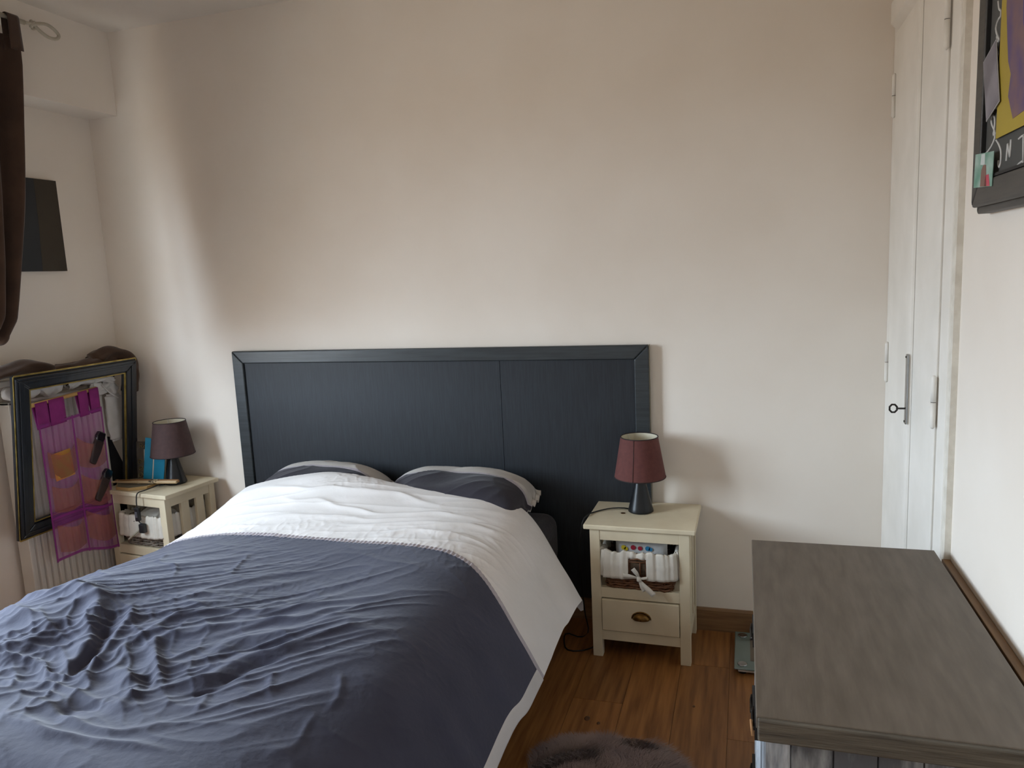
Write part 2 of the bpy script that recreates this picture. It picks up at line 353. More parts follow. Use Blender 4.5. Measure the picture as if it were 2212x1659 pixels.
# single folds: polyline, height, width
FOLDS = [([(-2.05,1.73),(-1.90,1.67),(-1.81,1.60),(-1.74,1.51),(-1.70,1.41),(-1.69,1.35)], .026, .026),
 ([(-1.78,1.63),(-1.73,1.54),(-1.69,1.45),(-1.66,1.40)], -.022, .022),
 ([(-1.80,1.68),(-1.72,1.62),(-1.68,1.52),(-1.64,1.44),(-1.60,1.38),(-1.54,1.32)], .016, .018),
 ([(-1.63,1.44),(-1.61,1.51),(-1.56,1.67),(-1.35,1.81),(-1.11,1.96)], .011, .020),
 ([(-1.57,1.42),(-1.53,1.55),(-1.46,1.63),(-1.27,1.79),(-1.08,1.90)], .010, .018),
 ([(-1.39,1.31),(-1.34,1.37),(-1.28,1.47),(-1.20,1.60),(-1.11,1.72),(-1.02,1.79)], .014, .024),
 ([(-1.31,1.34),(-1.25,1.43),(-1.16,1.57)], -.012, .020),
 ([(-1.36,1.53),(-1.32,1.64),(-1.23,1.73),(-1.08,1.83)], .010, .020),
 ([(-1.32,1.50),(-1.27,1.62),(-1.18,1.70)], -.008, .018),
 ([(-1.55,1.43),(-1.48,1.37),(-1.42,1.33),(-1.39,1.28)], .016, .018), ([(-1.58,1.56),(-1.46,1.46),(-1.40,1.37),(-1.39,1.29)], .017, .018),
 ([(-1.45,1.40),(-1.41,1.36),(-1.39,1.31)], -.010, .016), ([(-1.82,1.31),(-1.68,1.29),(-1.55,1.27),(-1.41,1.27),(-1.30,1.30)], .012, .018),
 ([(-1.49,1.17),(-1.48,1.23),(-1.42,1.27)], -.014, .022), ([(-1.68,1.19),(-1.50,1.18),(-1.33,1.19),(-1.24,1.23)], .010, .016),
 ([(-1.13,1.51),(-1.08,1.41)], .005, .010), ([(-0.99,1.55),(-0.94,1.43)], .005, .010), ([(-1.84,1.53),(-1.85,1.44),(-1.92,1.38)], .012, .018),
 ([(-2.16,1.58),(-1.98,1.52),(-1.83,1.49)], .013, .020), ([(-2.17,1.96),(-2.08,1.91),(-2.02,1.89)], .006, .012), ([(-2.05,2.14),(-1.93,2.00),(-1.77,1.85)], .004, .009),
 ([(-1.72,2.16),(-1.63,1.99)], .004, .009), ([(-1.59,1.12),(-1.45,1.12),(-1.29,1.15),(-1.17,1.15)], .010, .016), ([(-1.26,1.40),(-1.21,1.29)], .005, .010),
 ([(-0.96,1.40),(-0.96,1.29),(-0.96,1.23)], .004, .010), ([(-1.55,1.39),(-1.49,1.43),(-1.46,1.47),(-1.39,1.58)], .008, .012),
 ([(-2.22,1.70),(-2.10,1.66),(-1.98,1.68)], .014, .02), ([(-2.15,1.42),(-2.0,1.40),(-1.86,1.36)], .012, .02), ([(-2.05,1.28),(-1.9,1.25),(-1.75,1.24)], .012, .02),
 ([(-2.05,2.78),(-1.7,2.74),(-1.45,2.80),(-1.2,2.75)], .010, .022), ([(-1.9,2.68),(-1.5,2.62),(-1.15,2.66),(-0.98,2.68)], .008, .02),
 ([(-1.5,2.46),(-1.2,2.53),(-1.0,2.60),(-0.88,2.66)], .009, .018), ([(-1.35,2.40),(-1.1,2.47),(-0.95,2.52)], .009, .016), ([(-1.9,2.50),(-1.55,2.52),(-1.2,2.60)], .007, .018)]
def polydist(P, X, Y):
    best = np.full(X.shape, 9.0); par = np.zeros(X.shape); P = spline(P, 24)
    d = np.r_[0, np.cumsum(np.linalg.norm(np.diff(P, axis=0), axis=1))]
    for i in range(len(P)-1):
        ax, ay = P[i]; bx, by = P[i+1]; l2 = (bx-ax)**2+(by-ay)**2
        t = np.clip(((X-ax)*(bx-ax)+(Y-ay)*(by-ay))/l2, 0, 1)
        q = np.hypot(X-ax-t*(bx-ax), Y-ay-t*(by-ay)); m_ = q < best
        best[m_] = q[m_]; par[m_] = (d[i]+t[m_]*(d[i+1]-d[i]))/d[-1]
    return best, par
wob = 0.012*field(NB, NS, db, ds, 0.05, 0.05, 0, 21); wob2 = 0.012*field(NB, NS, db, ds, 0.05, 0.05, 0, 22)
for P, hgt, wid in FOLDS:
    d, t = polydist(P, PX+wob, PY+wob2)
    PZ += topm*hgt*np.exp(-(d/wid)**1.6)*np.clip(np.sin(PI*np.clip(t*0.9+0.05, 0, 1))*1.5, 0, 1)
def ridged(f): return np.exp(-np.abs(f)*1.7)-0.45
crum = np.exp(-((PX+1.75)/0.42)**2-((PY-1.38)/0.30)**2)
fan = sstep(2.35, 1.9, PY)*sstep(-0.85, -1.15, PX)*sstep(1.15, 1.45, PY)
darkm = sstep(SEAM+0.02, SEAM-0.02, B)
whm = 1-darkm
PZ += topm*(0.0085*crum+0.0018)*ridged(field(NB, NS, db, ds, 0.035, 0.06, 0.4, 31))*darkm*1.6
sparse = sstep(-0.6, 1.2, field(NB, NS, db, ds, 0.10, 0.14, 0.4, 61)); sparse2 = sstep(-0.4, 1.4, field(NB, NS, db, ds, 0.08, 0.12, 0.4, 62))
PZ += topm*0.0065*crum*ridged(field(NB, NS, db, ds, 0.016, 0.035, -0.7, 32))*1.6
PZ += topm*0.0062*fan*ridged(field(NB, NS, db, ds, 0.016, 0.16, 0.85, 33))*1.4
PZ += topm*sparse*(0.0018+0.0018*crum)*ridged(field(NB, NS, db, ds, 0.008, 0.022, 0.5, 34))
PZ += topm*sparse2*(0.0016+0.0018*crum)*ridged(field(NB, NS, db, ds, 0.009, 0.020, 1.9, 35))
PZ += topm*whm*0.0042*ridged(field(NB, NS, db, ds, 0.022, 0.14, 0.22, 36))
# hanging side: soft vertical waves and a wavy hem
hang = 1-topm
PX += hang*side*(0.0045*field(NB, NS, db, ds, 0.06, 0.25, 0, 41))
PZ += side**6*(0.0045*field(NB, NS, db, ds, 0.03, 1.0, 0, 42))
# gathered puckers along the trim
PZ += topm*0.0022*np.sin(sarc[None]*2*PI/0.017+2*np.sin(sarc[None]*9))*np.exp(-((B-SEAM-0.011)/0.014)**2)
PY -= 0.10*sstep(2.45, 2.985, B)*sstep(-0.80, -1.10, PX)
# head edge rolls under
roll = np.clip((B-2.93)/0.055, 0, 1); PZ -= 0.05*roll**2.5; PY -= 0.018*roll**3
P = np.stack([PX, PY, PZ], 2)
# underside return at the hem, so the edge has thickness
duv = thing('duvet', 'crumpled slate grey duvet with white turned end and mauve trim spread over the bed', 'duvet', (0, 0, 0))
iS0 = int(np.searchsorted(bh, SEAM-1e-6)); iS1 = int(np.searchsorted(bh, SEAM+0.022-1e-6))
HB = NS-1-int(0.040/ds)
def sheet(name, m, r0, r1, c0, c1):
    mb = MB().grid(P[r0:r1+1, c0:c1+1]); return mb.build(name, m, duv, solid=0.0)
sheet('dark_panel', m_dk, 0, iS0, 0, HB); sheet('seam_trim', m_tr, iS0, iS1, 0, NS-1); sheet('white_panel', m_wh, iS1, NB-1, 0, NS-1)
E_ = P[:iS0+1, HB:].copy(); E_[:, 1:, 0] += 0.003
und = E_[:, -1:].copy(); u2 = und.copy(); und[..., 0] -= 0.012; und[..., 2] -= 0.006; u2[..., 0] -= 0.05; u2[..., 2] += 0.04
MB().grid(np.concatenate([E_, und, u2], 1)).build('hem_band', m_hem, duv)
h2 = P[iS1:, -1:].copy(); a_ = h2.copy(); a_[..., 0] -= 0.012; a_[..., 2] -= 0.006; b_ = h2.copy(); b_[..., 0] -= 0.06; b_[..., 2] += 0.05
MB().grid(np.concatenate([h2, a_, b_], 1)).build('underside', m_hem, duv)
kk = int(np.searchsorted(prof[:, 0], -1.0)); h3 = P[-1:, :kk].copy(); a_ = h3.copy(); a_[..., 1] -= 0.05; a_[..., 2] -= 0.012; b_ = h3.copy(); b_[..., 1] -= 0.12; b_[..., 2] -= 0.015
MB().grid(np.concatenate([h3, a_, b_], 0)).build('underside', m_hem, duv)

# ------------------------------------------------------------------ pillows
def pillow(label, cx, cy, z0, w, l, hgt, rz, tilt, seed):
    root = thing('pillow', label, 'pillow', (cx, cy, z0), rz, 'pillows at the head of the bed')
    nu, nv = 110, 100
    u = np.linspace(-1, 1, nu)[None].repeat(nv, 0); v = np.linspace(-1, 1, nv)[:, None].repeat(nu, 1)
    fl_ = 0.94
    uu = np.clip(u/fl_, -1, 1); vv = np.clip(v/fl_, -1, 1)
    t = ((1-np.abs(uu)**3.0)*(1-np.abs(vv)**3.0))**0.46
    pin = 1-0.07*(np.abs(u)**2)*(1-np.abs(v)) - 0.0
    X = u*w/2*(1-0.05*(1-np.abs(v)**2)*0-0.04*np.abs(v)**4); Y = v*l/2*(1-0.04*np.abs(u)**4)
    wr = field(nv, nu, l/nv, w/nu, 0.03, 0.07, 0.3, seed); wr2 = ridged(field(nv, nu, l/nv, w/nu, 0.02, 0.06, 0.5, seed+1))
    edge = 1-t
    zt = hgt*t + 0.006*wr*t + 0.009*wr2*np.sqrt(np.clip(t, 0, 1)) + 0.012*np.sin(9*u+4*v)*(t <= 0.01)*np.abs(np.maximum(np.abs(u), np.abs(v)))
    fr_ = np.maximum(np.abs(u), np.abs(v)) > fl_
    zt += np.where(fr_, 0.010*np.sin(u*23+seed)+0.010*np.sin(v*19+seed), 0)
    Z = hgt*0.30 + zt*0.70 + tilt*(v+1)
    zb = hgt*0.30 - hgt*0.30*t + tilt*(v+1) - 0.001 + np.where(fr_, 0.010*np.sin(u*23+seed)+0.010*np.sin(v*19+seed), 0)*0.7
    jd = int(nv*0.50); jt = int(nv*0.545)
    Pt = np.stack([X, Y, Z], 2); Pb = np.stack([X, Y, zb], 2)
    MB().grid(Pt[:jd+1]).build('dark_panel', m_pk, root); MB().grid(Pt[jd:jt+1]).build('trim_band', m_tr, root); MB().grid(Pt[jt:]).build('white_panel', m_pw, root)
    MB().grid(Pb).build('underside', m_pw, root)
    return root
m_pk = mat('dark_pillow_cotton', '#1f1c27', '#25212c', rough=0.85, scale=6, bump=0.4, bscale=40, bdist=0.004, sheen=0.2)
m_pw = mat('white_pillow_cotton', '#cdc9c4', '#c3beb8', rough=0.85, scale=6, bump=0.3, bscale=40, bdist=0.004)
pillow('dark and white pillow half hidden by the duvet, nearer the corner with the purple organizer', -1.890, 2.955, 0.545, 0.62, 0.40, 0.190, 0.02, 0.016, 51)
pillow('dark and white pillow with crumpled white corner, nearer the reddish brown lamp', -1.218, 2.955, 0.542, 0.70, 0.40, 0.195, -0.02, 0.014, 57)
# ------------------------------------------------------------------ nightstands
m_cream = mat('cream_paint', '#ddd0b4', '#d3c5a8', rough=0.55, scale=7, stretch=(1, 1, 0.6), bump=0.12, bscale=50, bdist=0.001)
m_brass = mat('aged_brass', '#8a6a3a', '#6d5028', rough=0.35, metal=0.9, scale=30)
m_inside = mat('raw_inside', '#8d7a5c', '#9a8768', rough=0.8, scale=12)
m_disc = mat('brown_disc', '#4a3520', '#6b4f30', rough=0.4, metal=0.5, scale=90)
def nightstand(label, loc, rz, H=0.575):
    """origin at the middle of the floor footprint; front faces -y"""
    t = thing('nightstand', label, 'nightstand', loc, rz, 'cream bedside stands')
    k = H/0.575; W = 0.200; Dp = 0.160; s = 0.041
    MB().box(-0.2235, 0.2235, -0.1725, 0.1725, 0.555*k, H).build('top', m_cream, t, 0.004)
    for sx in (-1, 1):
        for sy in (-1, 1):
            a, b = sorted((sx*W, sx*(W-s))); c, d = sorted((sy*Dp, sy*(Dp-0.036)))
            box('leg', m_cream, t, a, b, c, d, 0, 0.555*k, 0.002)
    i = W-s
    box('top_rail', m_cream, t, -i, i, -Dp+0.002, -Dp+0.022, 0.509*k, 0.555*k, 0.0015)
    box('middle_rail', m_cream, t, -i, i, -Dp+0.002, -Dp+0.022, 0.262*k, 0.306*k, 0.0015)
    box('bottom_rail', m_cream, t, -i, i, -Dp+0.002, -Dp+0.022, 0.076*k, 0.118*k, 0.0015)
    box('shelf', m_cream, t, -W+0.01, W-0.01, -Dp+0.022, Dp-0.012, 0.292*k, 0.306*k)
    box('back_panel', m_inside, t, -i, i, Dp-0.016, Dp-0.008, 0.09*k, 0.555*k)
    box('bottom_panel', m_inside, t, -i, i, -Dp+0.022, Dp-0.016, 0.085*k, 0.095*k)
    for sx in (-1, 1):
        a, b = sorted((sx*(W-0.004), sx*(W-0.022))); y0, y1 = -Dp+0.036, Dp-0.036
        box('side_rail', m_cream, t, a, b, y0, y1, 0.509*k, 0.555*k); box('side_rail', m_cream, t, a, b, y0, y1, 0.09*k, 0.135*k)
        L_ = y1-y0
        for q in (0.27, 0.66): box('slat', m_cream, t, a, b, y0+L_*q-0.002, y0+L_*q+0.046, 0.135*k, 0.509*k, 0.0015)
    dw = thing('drawer', '', 'x'); del dw['label']; del dw['category']; dw.parent = t
    box('drawer_front', m_cream, dw, -i+0.002, i-0.003, -Dp-0.006, -Dp+0.014, 0.1215*k, 0.257*k, 0.003)
    box('drawer_box', m_inside, dw, -i+0.008, i-0.008, -Dp+0.014, Dp-0.03, 0.135*k, 0.250*k)
    hd = MB(); n = 18; R_ = 0.034   # cup pull: half dome open below
    Pd = np.zeros((10, n, 3))
    for j in range(10):
        for q in range(n):
            a = PI*q/(n-1); e = (j/9)*PI/2
            Pd[j, q] = (R_*math.cos(a)*math.cos(e)*1.0, -0.024*math.sin(e)**0.8-0.0, 0.026*math.sin(a)*(0.25+0.75*math.cos(e))-0.006)
    hd.grid(Pd)
    hd.tube([(R_*1.12*math.cos(PI*q/(n-1)), 0, 0.029*math.sin(PI*q/(n-1))-0.006) for q in range(n)], 0.0022, 6)
    hd.build('cup_handle', m_brass, dw, solid=0.0015, loc=(0.005, -Dp-0.007, 0.192*k))
    return t
NSR = (-0.4065, 3.043, 0)
nsr = nightstand('cream painted bedside stand with open shelf and cup-handled drawer, beside the grey dresser', NSR, -0.012)

# ------------------------------------------------------------------ table lamps
m_lampb = mat('black_ceramic', '#101114', '#141619', rough=0.34, scale=8, coat=0.0, spec=0.4)
def lamp(label, loc, m_shade, cord, seamang, sc=1.0):
    t = thing('table_lamp', label, 'lamp', loc, 0, 'small table lamps with tapered shades')
    MB().lathe([(0.050, 0), (0.0535, 0.003), (0.0535, 0.008), (0.050, 0.020), (0.040, 0.060), (0.0285, 0.110), (0.0225, 0.136), (0.0215, 0.140), (0.0235, 0.146), (0.0245, 0.150), (0.0245, 0.158), (0.014, 0.160), (0.014, 0.19)], seg=40).build('base', m_lampb, t)
    MB().lathe([(0.013, 0.188), (0.017, 0.190), (0.017, 0.215), (0.013, 0.220)], seg=20).build('bulb_socket', m_white, t)
    MB().lathe([(0.012, 0.218), (0.013, 0.228), (0.022, 0.250), (0.026, 0.268), (0.022, 0.286), (0.010, 0.296), (0.001, 0.298)], seg=20).build('bulb', m_white, t)
    z0, z1, r0, r1 = 0.153, 0.325, 0.1075, 0.078
    sh = MB().lathe([(r0, z0), (r1, z1)], seg=64, caps=False).build('shade', m_shade, t, solid=0.0)
    MB().lathe([(r0-0.0018, z0+0.001), (r1-0.0018, z1-0.001)], seg=64, caps=False).build('shade_lining', m_lining, sh)
    for rr, zz in ((r0, z0), (r1, z1)): MB().tube([(rr*math.cos(a)*0.995, rr*math.sin(a)*0.995, zz) for a in np.linspace(0, 2*PI, 64, endpoint=False)], 0.0022, 6, closed=True).build('shade_rim', m_rim, sh)
    MB().tube([((r0+0.0006)*math.cos(seamang), (r0+0.0006)*math.sin(seamang), z0), ((r1+0.0006)*math.cos(seamang), (r1+0.0006)*math.sin(seamang), z1)], 0.0011, 5).build('shade_seam', m_rim, sh)
    sp = MB().tube([(0.024*math.cos(a), 0.024*math.sin(a), 0.214) for a in np.linspace(0, 2*PI, 20, endpoint=False)], 0.0013, 5, closed=True)
    for a in (0.3, 0.3+2*PI/3, 0.3+4*PI/3):
        sp.tube([(0.024*math.cos(a), 0.024*math.sin(a), 0.214), (0.055*math.cos(a), 0.055*math.sin(a), 0.29), ((r1-0.003)*math.cos(a), (r1-0.003)*math.sin(a), z1-0.002)], 0.0013, 5)
    sp.build('shade_wires', m_wire, t)
    MB().tube([tuple(q) for q in spline(cord, 60)], 0.0029, 8).build('cord', m_cord, t)
    return t
m_lining = mat('shade_lining_white', '#d9d2bd', '#d2cab2', rough=0.8)
m_rim = mat('shade_rim_dark', '#2a1b1a', rough=0.7)
m_wire = mat('white_wire', '#d6d6d2', rough=0.4)
m_cord = mat('black_cord', '#121214', rough=0.45)
m_shade = mat('brown_shade_fabric', '#5a302c', '#633631', rough=0.85, scale=60, bump=0.2, bscale=500, bdist=0.0005)
m_shade2 = mat('dark_brown_shade_fabric', '#43302f', '#4b3634', rough=0.85, scale=60, bump=0.2, bscale=500, bdist=0.0005)
LR = (-0.424, 3.082, 0.575)
lamp('lamp with reddish brown shade on the bedside stand next to the grey dresser', LR, m_shade,
     [(-0.048, 0.01, 0.004), (-0.085, 0.0, 0.010), (-0.14, -0.01, 0.006), (-0.195, -0.06, 0.003), (-0.212, -0.11, 0.004), (-0.230, -0.13, -0.03), (-0.250, -0.10, -0.20), (-0.255, -0.02, -0.46), (-0.245, 0.0, -0.570), (-0.27, -0.06, -0.571), (-0.34, -0.04, -0.571), (-0.30, -0.18, -0.571), (-0.20, -0.14, -0.571), (-0.16, 0.03, -0.571)], -1.72)
tag(MB().lathe([(0.0085, 0), (0.0095, 0.0006), (0.0095, 0.0014), (0.008, 0.002)], seg=20).build('disc', m_disc, loc=(-0.494, 3.040, 0.5752)), 'small round brown disc lying left of the lamp on the bedside stand', 'disc')

# ------------------------------------------------------------------ wicker baskets with cloth lining
m_wick = mat('brown_wicker', '#5a3822', '#7d5233', rough=0.6, scale=40, objrand=0.0)
m_wick2 = mat('grey_wicker', '#6a6157', '#857a6d', rough=0.7, scale=40)
m_lin = mat('lining_cotton', '#dcd6cb', '#d2ccc0', rough=0.85, scale=14, bump=0.3, bscale=120, bdist=0.002)
def rrect(w, d, r, n):
    """rounded rectangle outline, n points"""
    pts = []
    for cx_, cy_, a0 in ((w/2-r, -d/2+r, -PI/2), (w/2-r, d/2-r, 0), (-w/2+r, d/2-r, PI/2), (-w/2+r, -d/2+r, PI)):
        for a in np.linspace(a0, a0+PI/2, 8): pts.append((cx_+r*math.cos(a), cy_+r*math.sin(a)))
    pts.append(pts[0]); return spline(pts, n+1)[:-1]
def basket(label, loc, rz, mw, bow, seed):
    t = thing('wicker_basket', label, 'basket', loc, rz, 'lined wicker baskets in the bedside stands')
    Wb, Db, Hb = 0.262, 0.25, 0.150
    rods = MB(); rr = np.random.default_rng(seed)
    n = 84
    for lv in range(13):
        z = 0.007+lv*0.0112; k = 1+0.11*z/Hb
        o = rrect(Wb*k, Db*k, 0.03, n)
        ph = (lv % 2)*PI
        pts = []
        for i, (a, b) in enumerate(o):
            l = math.hypot(a, b); w = 0.0030*math.sin(i*2*PI/n*21+ph)+rr.normal(0, 0.0007)
            pts.append((a*(1+w/l), b*(1+w/l), z+rr.normal(0, 0.0016)))
        rods.tube(pts, 0.0056, 6, closed=True)
    rods.build('weave', mw, t)
    st = MB(); o0 = rrect(Wb, Db, 0.03, 42); o1 = rrect(Wb*1.11, Db*1.11, 0.03, 42)
    for i in range(42): st.tube([(*o0[i], 0.002), (*o1[i], Hb)], 0.0036, 6)
    st.build('stakes', mw, t)
    box('floor_panel', mw, t, -Wb/2+0.01, Wb/2-0.01, -Db/2+0.01, Db/2-0.01, 0.003, 0.008)
    # lining: over the rim, down outside, with a cut-out around the handle
    nu = 240; rows = 17
    f1 = np.array([math.sin(i*0.9+seed)+0.7*math.sin(i*0.41+1.3*seed)+0.5*math.sin(i*1.7) for i in range(nu)])
    ol = rrect(Wb*1.12+0.012, Db*1.12+0.012, 0.04, nu)
    P_ = np.zeros((rows, nu, 3))
    for j in range(rows):
        if j < 4: zz = Hb-0.03+j*0.012; off = -0.014
        elif j < 6: zz = Hb+0.014-0.002*(j-4)*0; off = -0.008+(j-4)*0.010
        else: zz = Hb+0.010-(j-6)*0.0105; off = 0.004+0.0012*(j-6)*(1 if j < 12 else 0.6)
        for i in range(nu):
            a, b = ol[i]; l = math.hypot(a, b); e = off+0.0022*f1[i]*(1 if j > 4 else 0.4)
            P_[j, i] = (a*(1+e/l), b*(1+e/l), zz+(0.0035*math.sin(i*0.35+seed)+0.003*f1[i] if 3 < j < 8 else 0.002*math.sin(i*0.21)))
    mb = MB(); mb.v = [tuple(p) for p in P_.reshape(-1, 3)]
    for j in range(rows-1):
        for i in range(nu):
            i2 = (i+1) % nu; x_ = (P_[j, i, 0]+P_[j, i2, 0])/2; y_ = P_[j, i, 1]
            if bow and j >= 7 and y_ < 0 and abs(x_) < 0.036 and (j >= 8 or abs(x_) > 0.1): continue
            mb.f.append((j*nu+i, j*nu+i2, (j+1)*nu+i2, (j+1)*nu+i)); mb.sm.append(True)
    mb.build('lining', m_lin, t, solid=0.0015)
    yf_ = -Db*1.11/2-0.010
    hn = MB().tube([(-0.034, yf_, 0.07), (-0.034, yf_, 0.134), (0.0, yf_-0.004, 0.141), (0.034, yf_, 0.134), (0.034, yf_, 0.07)], 0.0035, 6)
    hn.tube([(-0.034, yf_, 0.126), (0.034, yf_, 0.126)], 0.003, 6); hn.tube([(0.010, yf_, 0.126), (0.010, yf_, 0.07)], 0.003, 6)
    hn.build('handle', mw, t)
    box('handle_shade', m_gapd, t, -0.030, 0.030, yf_+0.004, yf_+0.006, 0.072, 0.134)  # dark sheet painted as the shade inside the handle opening
    if bow:
        rb = MB(); y0 = yf_-0.012
        def strip(pts, w):
            pts = [Vector(p) for p in spline(pts, 14)]; L_ = []; 
            for i, p in enumerate(pts):
                d = (pts[min(i+1, 13)]-pts[max(i-1, 0)]).normalized(); nrm = Vector((d.z, 0, -d.x)).normalized()
                ww_ = w*(0.35+0.65*min(1, 1.6*abs(i/13 - 0.0)))
                L_.append([p+nrm*ww_/2, p-nrm*ww_/2+Vector((0, 0.004, 0))])
            rb.grid(np.array([[tuple(q) for q in r_] for r_ in L_]))
        strip([(0.006, y0, 0.062), (-0.02, y0-0.004, 0.068), (-0.058, y0-0.003, 0.070)], 0.022)
        strip([(0.006, y0, 0.062), (0.000, y0-0.010, 0.084), (-0.017, y0-0.006, 0.104)], 0.019)
        strip([(0.006, y0, 0.062), (0.022, y0-0.006, 0.066), (0.040, y0+0.001, 0.067)], 0.010)
        strip([(0.008, y0-0.002, 0.058), (0.030, y0-0.010, 0.036), (0.066, y0-0.010, 0.000)], 0.021)
        strip([(0.008, y0-0.001, 0.058), (0.016, y0-0.005, 0.040), (0.030, y0-0.005, 0.014)], 0.020)
        rb.lathe([(0.002, -0.011), (0.009, -0.006), (0.009, 0.006), (0.002, 0.011)], c=(0.007, y0-0.003, 0.061), seg=12)
        rb.build('bow', m_lin, t, solid=0.0012)
    return t
m_gapd = mat('hollow_shade', '#3b2c20', '#6b5a48', rough=0.9, scale=30)  # shade behind the basket handle, put into the colour
bz = 0.3065
basket('brown wicker basket with white lining and tied bow in the stand beside the dresser', (NSR[0]-0.004, NSR[1]-0.030, bz), -0.012, m_wick, True, 3)
# white packet with coloured dots inside the basket
pk = thing('packet', 'white packet printed with yellow, red and blue spots inside the bow-tied basket', 'packet', (NSR[0], NSR[1]-0.095, bz+0.02))
m_pkt = mat('white_packet', '#cfd0d0', '#c2c4c6', rough=0.6, scale=12, bump=0.3, bscale=20, bdist=0.004)
nu, nv = 24, 14; u = np.linspace(-1, 1, nu)[None].repeat(nv, 0); v = np.linspace(0, 1, nv)[:, None].repeat(nu, 1)
bul = 0.020*np.sqrt(np.clip((1-np.abs(u)**4)*(1-(2*v-1)**4), 0, 1))
for sgn, nm in ((-1, 0),):
    Pf = np.stack([u*0.105, -bul, v*0.172], 2); Pk = np.stack([u*0.105, bul, v*0.172], 2)
    MB().grid(Pf).grid(Pk).build('bag', m_pkt, pk)
for dx_, dz_, c_, r_ in ((-0.070, 0.141, '#d8bf2a', 0.010), (-0.060, 0.136, '#d8bf2a', 0.008), (-0.031, 0.143, '#a52338', 0.010), (-0.003, 0.141, '#a52338', 0.009), (0.028, 0.142, '#2a7fae', 0.010), (0.040, 0.139, '#2a7fae', 0.008)):
    MB().lathe([(r_, 0), (r_, 0.001)], seg=16, M=Matrix.Rotation(PI/2, 4, 'X')).build('printed_spot', mat('spot_'+c_[1:], c_, rough=0.5), pk, loc=(dx_, -0.0205, dz_))

# ------------------------------------------------------------------ dresser
DZT = 0.78; DX0, DX1, DY0, DY1 = 0.019, 0.506, 1.328, 2.250
m_top = mat('weathered_grey_wood', '#564c40', '#695e52', rough=0.55, scale=7, stretch=(7, 1.1, 7), bump=0.25, bscale=30, bstretch=(9, 0.8, 9), bdist=0.0015, lo=0.30, hi=0.70, detail=12)
m_edge = mat('weathered_edge_wood', '#464038', '#6a6357', rough=0.7, scale=10, stretch=(0.6, 1, 9), bump=0.6, bscale=30, bstretch=(0.6, 1, 10), bdist=0.003, lo=0.3, hi=0.7, detail=9)
m_dist = mat('distressed_grey_paint', '#5d6066', '#a9aeb2', rough=0.7, scale=7, stretch=(5, 5, 1.1), bump=0.5, bscale=30, bstretch=(4, 4, 0.8), bdist=0.003, lo=0.5, hi=0.72, detail=9)
m_distw = mat('distressed_white_paint', '#7d838a', '#c4c9cf', rough=0.6, scale=9, stretch=(6, 6, 1), bump=0.4, bscale=30, bdist=0.002, lo=0.35, hi=0.6, detail=9)
ds_ = thing('dresser', 'grey weathered wooden dresser with plank-effect top beside the right wall', 'dresser', (DX0, DY0, 0))
LX, LY = DX1-DX0, DY1-DY0
box('top', m_top, ds_, 0, LX, 0, LY, DZT-0.026, DZT, 0.002)
box('top_edge', m_edge, ds_, 0.003, LX, -0.004, LY-0.004, DZT-0.046, DZT-0.0255, 0.004)
box('front_lip', m_edge, ds_, 0.003, LX, -0.008, 0.004, DZT-0.046, DZT-0.003, 0.003)
box('body', m_dist, ds_, 0.026, LX-0.012, 0.022, LY-0.022, 0.07, DZT-0.046)
for (a, b), (c, d) in (((0.012, 0.060), (0.006, 0.05)), ((LX-0.06, LX-0.008), (0.006, 0.05)), ((0.012, 0.060), (LY-0.05, LY-0.008)), ((LX-0.06, LX-0.008), (LY-0.05, LY-0.008))):
    box('corner_post', m_distw, ds_, a, b, c, d, 0, DZT-0.046, 0.005)
box('side_rail', m_distw, ds_, 0.06, LX-0.06, 0.010, 0.03, 0.07, 0.13, 0.003)
for k in range(5):
    w = (LX-0.12)/5; box('side_plank', m_dist, ds_, 0.06+k*w+0.001, 0.06+(k+1)*w-0.001, 0.014, 0.024, 0.13, DZT-0.046, 0.002)
m_leather = mat('tan_leather', '#a5764a', rough=0.6)
for r_ in range(3):
    for c_ in range(2):
        y0 = 0.055+c_*(LY-0.11)/2+0.006; y1 = 0.055+(c_+1)*(LY-0.11)/2-0.006; z0 = 0.10+r_*0.21; z1 = z0+0.195
        d = MB().box(0.008, 0.030, y0, y1, z0, z1).build('drawer', m_distw, ds_, 0.004)
        hh = MB().box(0.000, 0.008, (y0+y1)/2-0.055, (y0+y1)/2+0.055, (z0+z1)/2-0.02, (z0+z1)/2+0.02)
        hh.tube([(0.0, (y0+y1)/2-0.04, (z0+z1)/2), (-0.003, (y0+y1)/2-0.03, (z0+z1)/2-0.010), (-0.003, (y0+y1)/2+0.03, (z0+z1)/2-0.010), (0.0, (y0+y1)/2+0.04, (z0+z1)/2)], 0.004, 8)
        hh.build('handle', m_darkmetal, d)
        if r_ == 2 and c_ == 0:
            MB().tube([(-0.004, (y0+y1)/2-0.03, (z0+z1)/2), (-0.007, (y0+y1)/2-0.045, (z0+z1)/2+0.02), (-0.004, (y0+y1)/2-0.055, (z0+z1)/2-0.01)], 0.003, 6).build('leather_tie', m_leather, d)
# wooden board behind the dresser
m_board = mat('brown_board', '#6f5130', '#85633c', rough=0.55, scale=8, stretch=(9, 1, 9), bump=0.1)
tag(MB().box(0.528, 0.549, 0.75, 2.262, 0.101, 0.752).build('wooden_board', m_board, None, 0.002), 'brown wooden board standing between the dresser and the right wall', 'board')

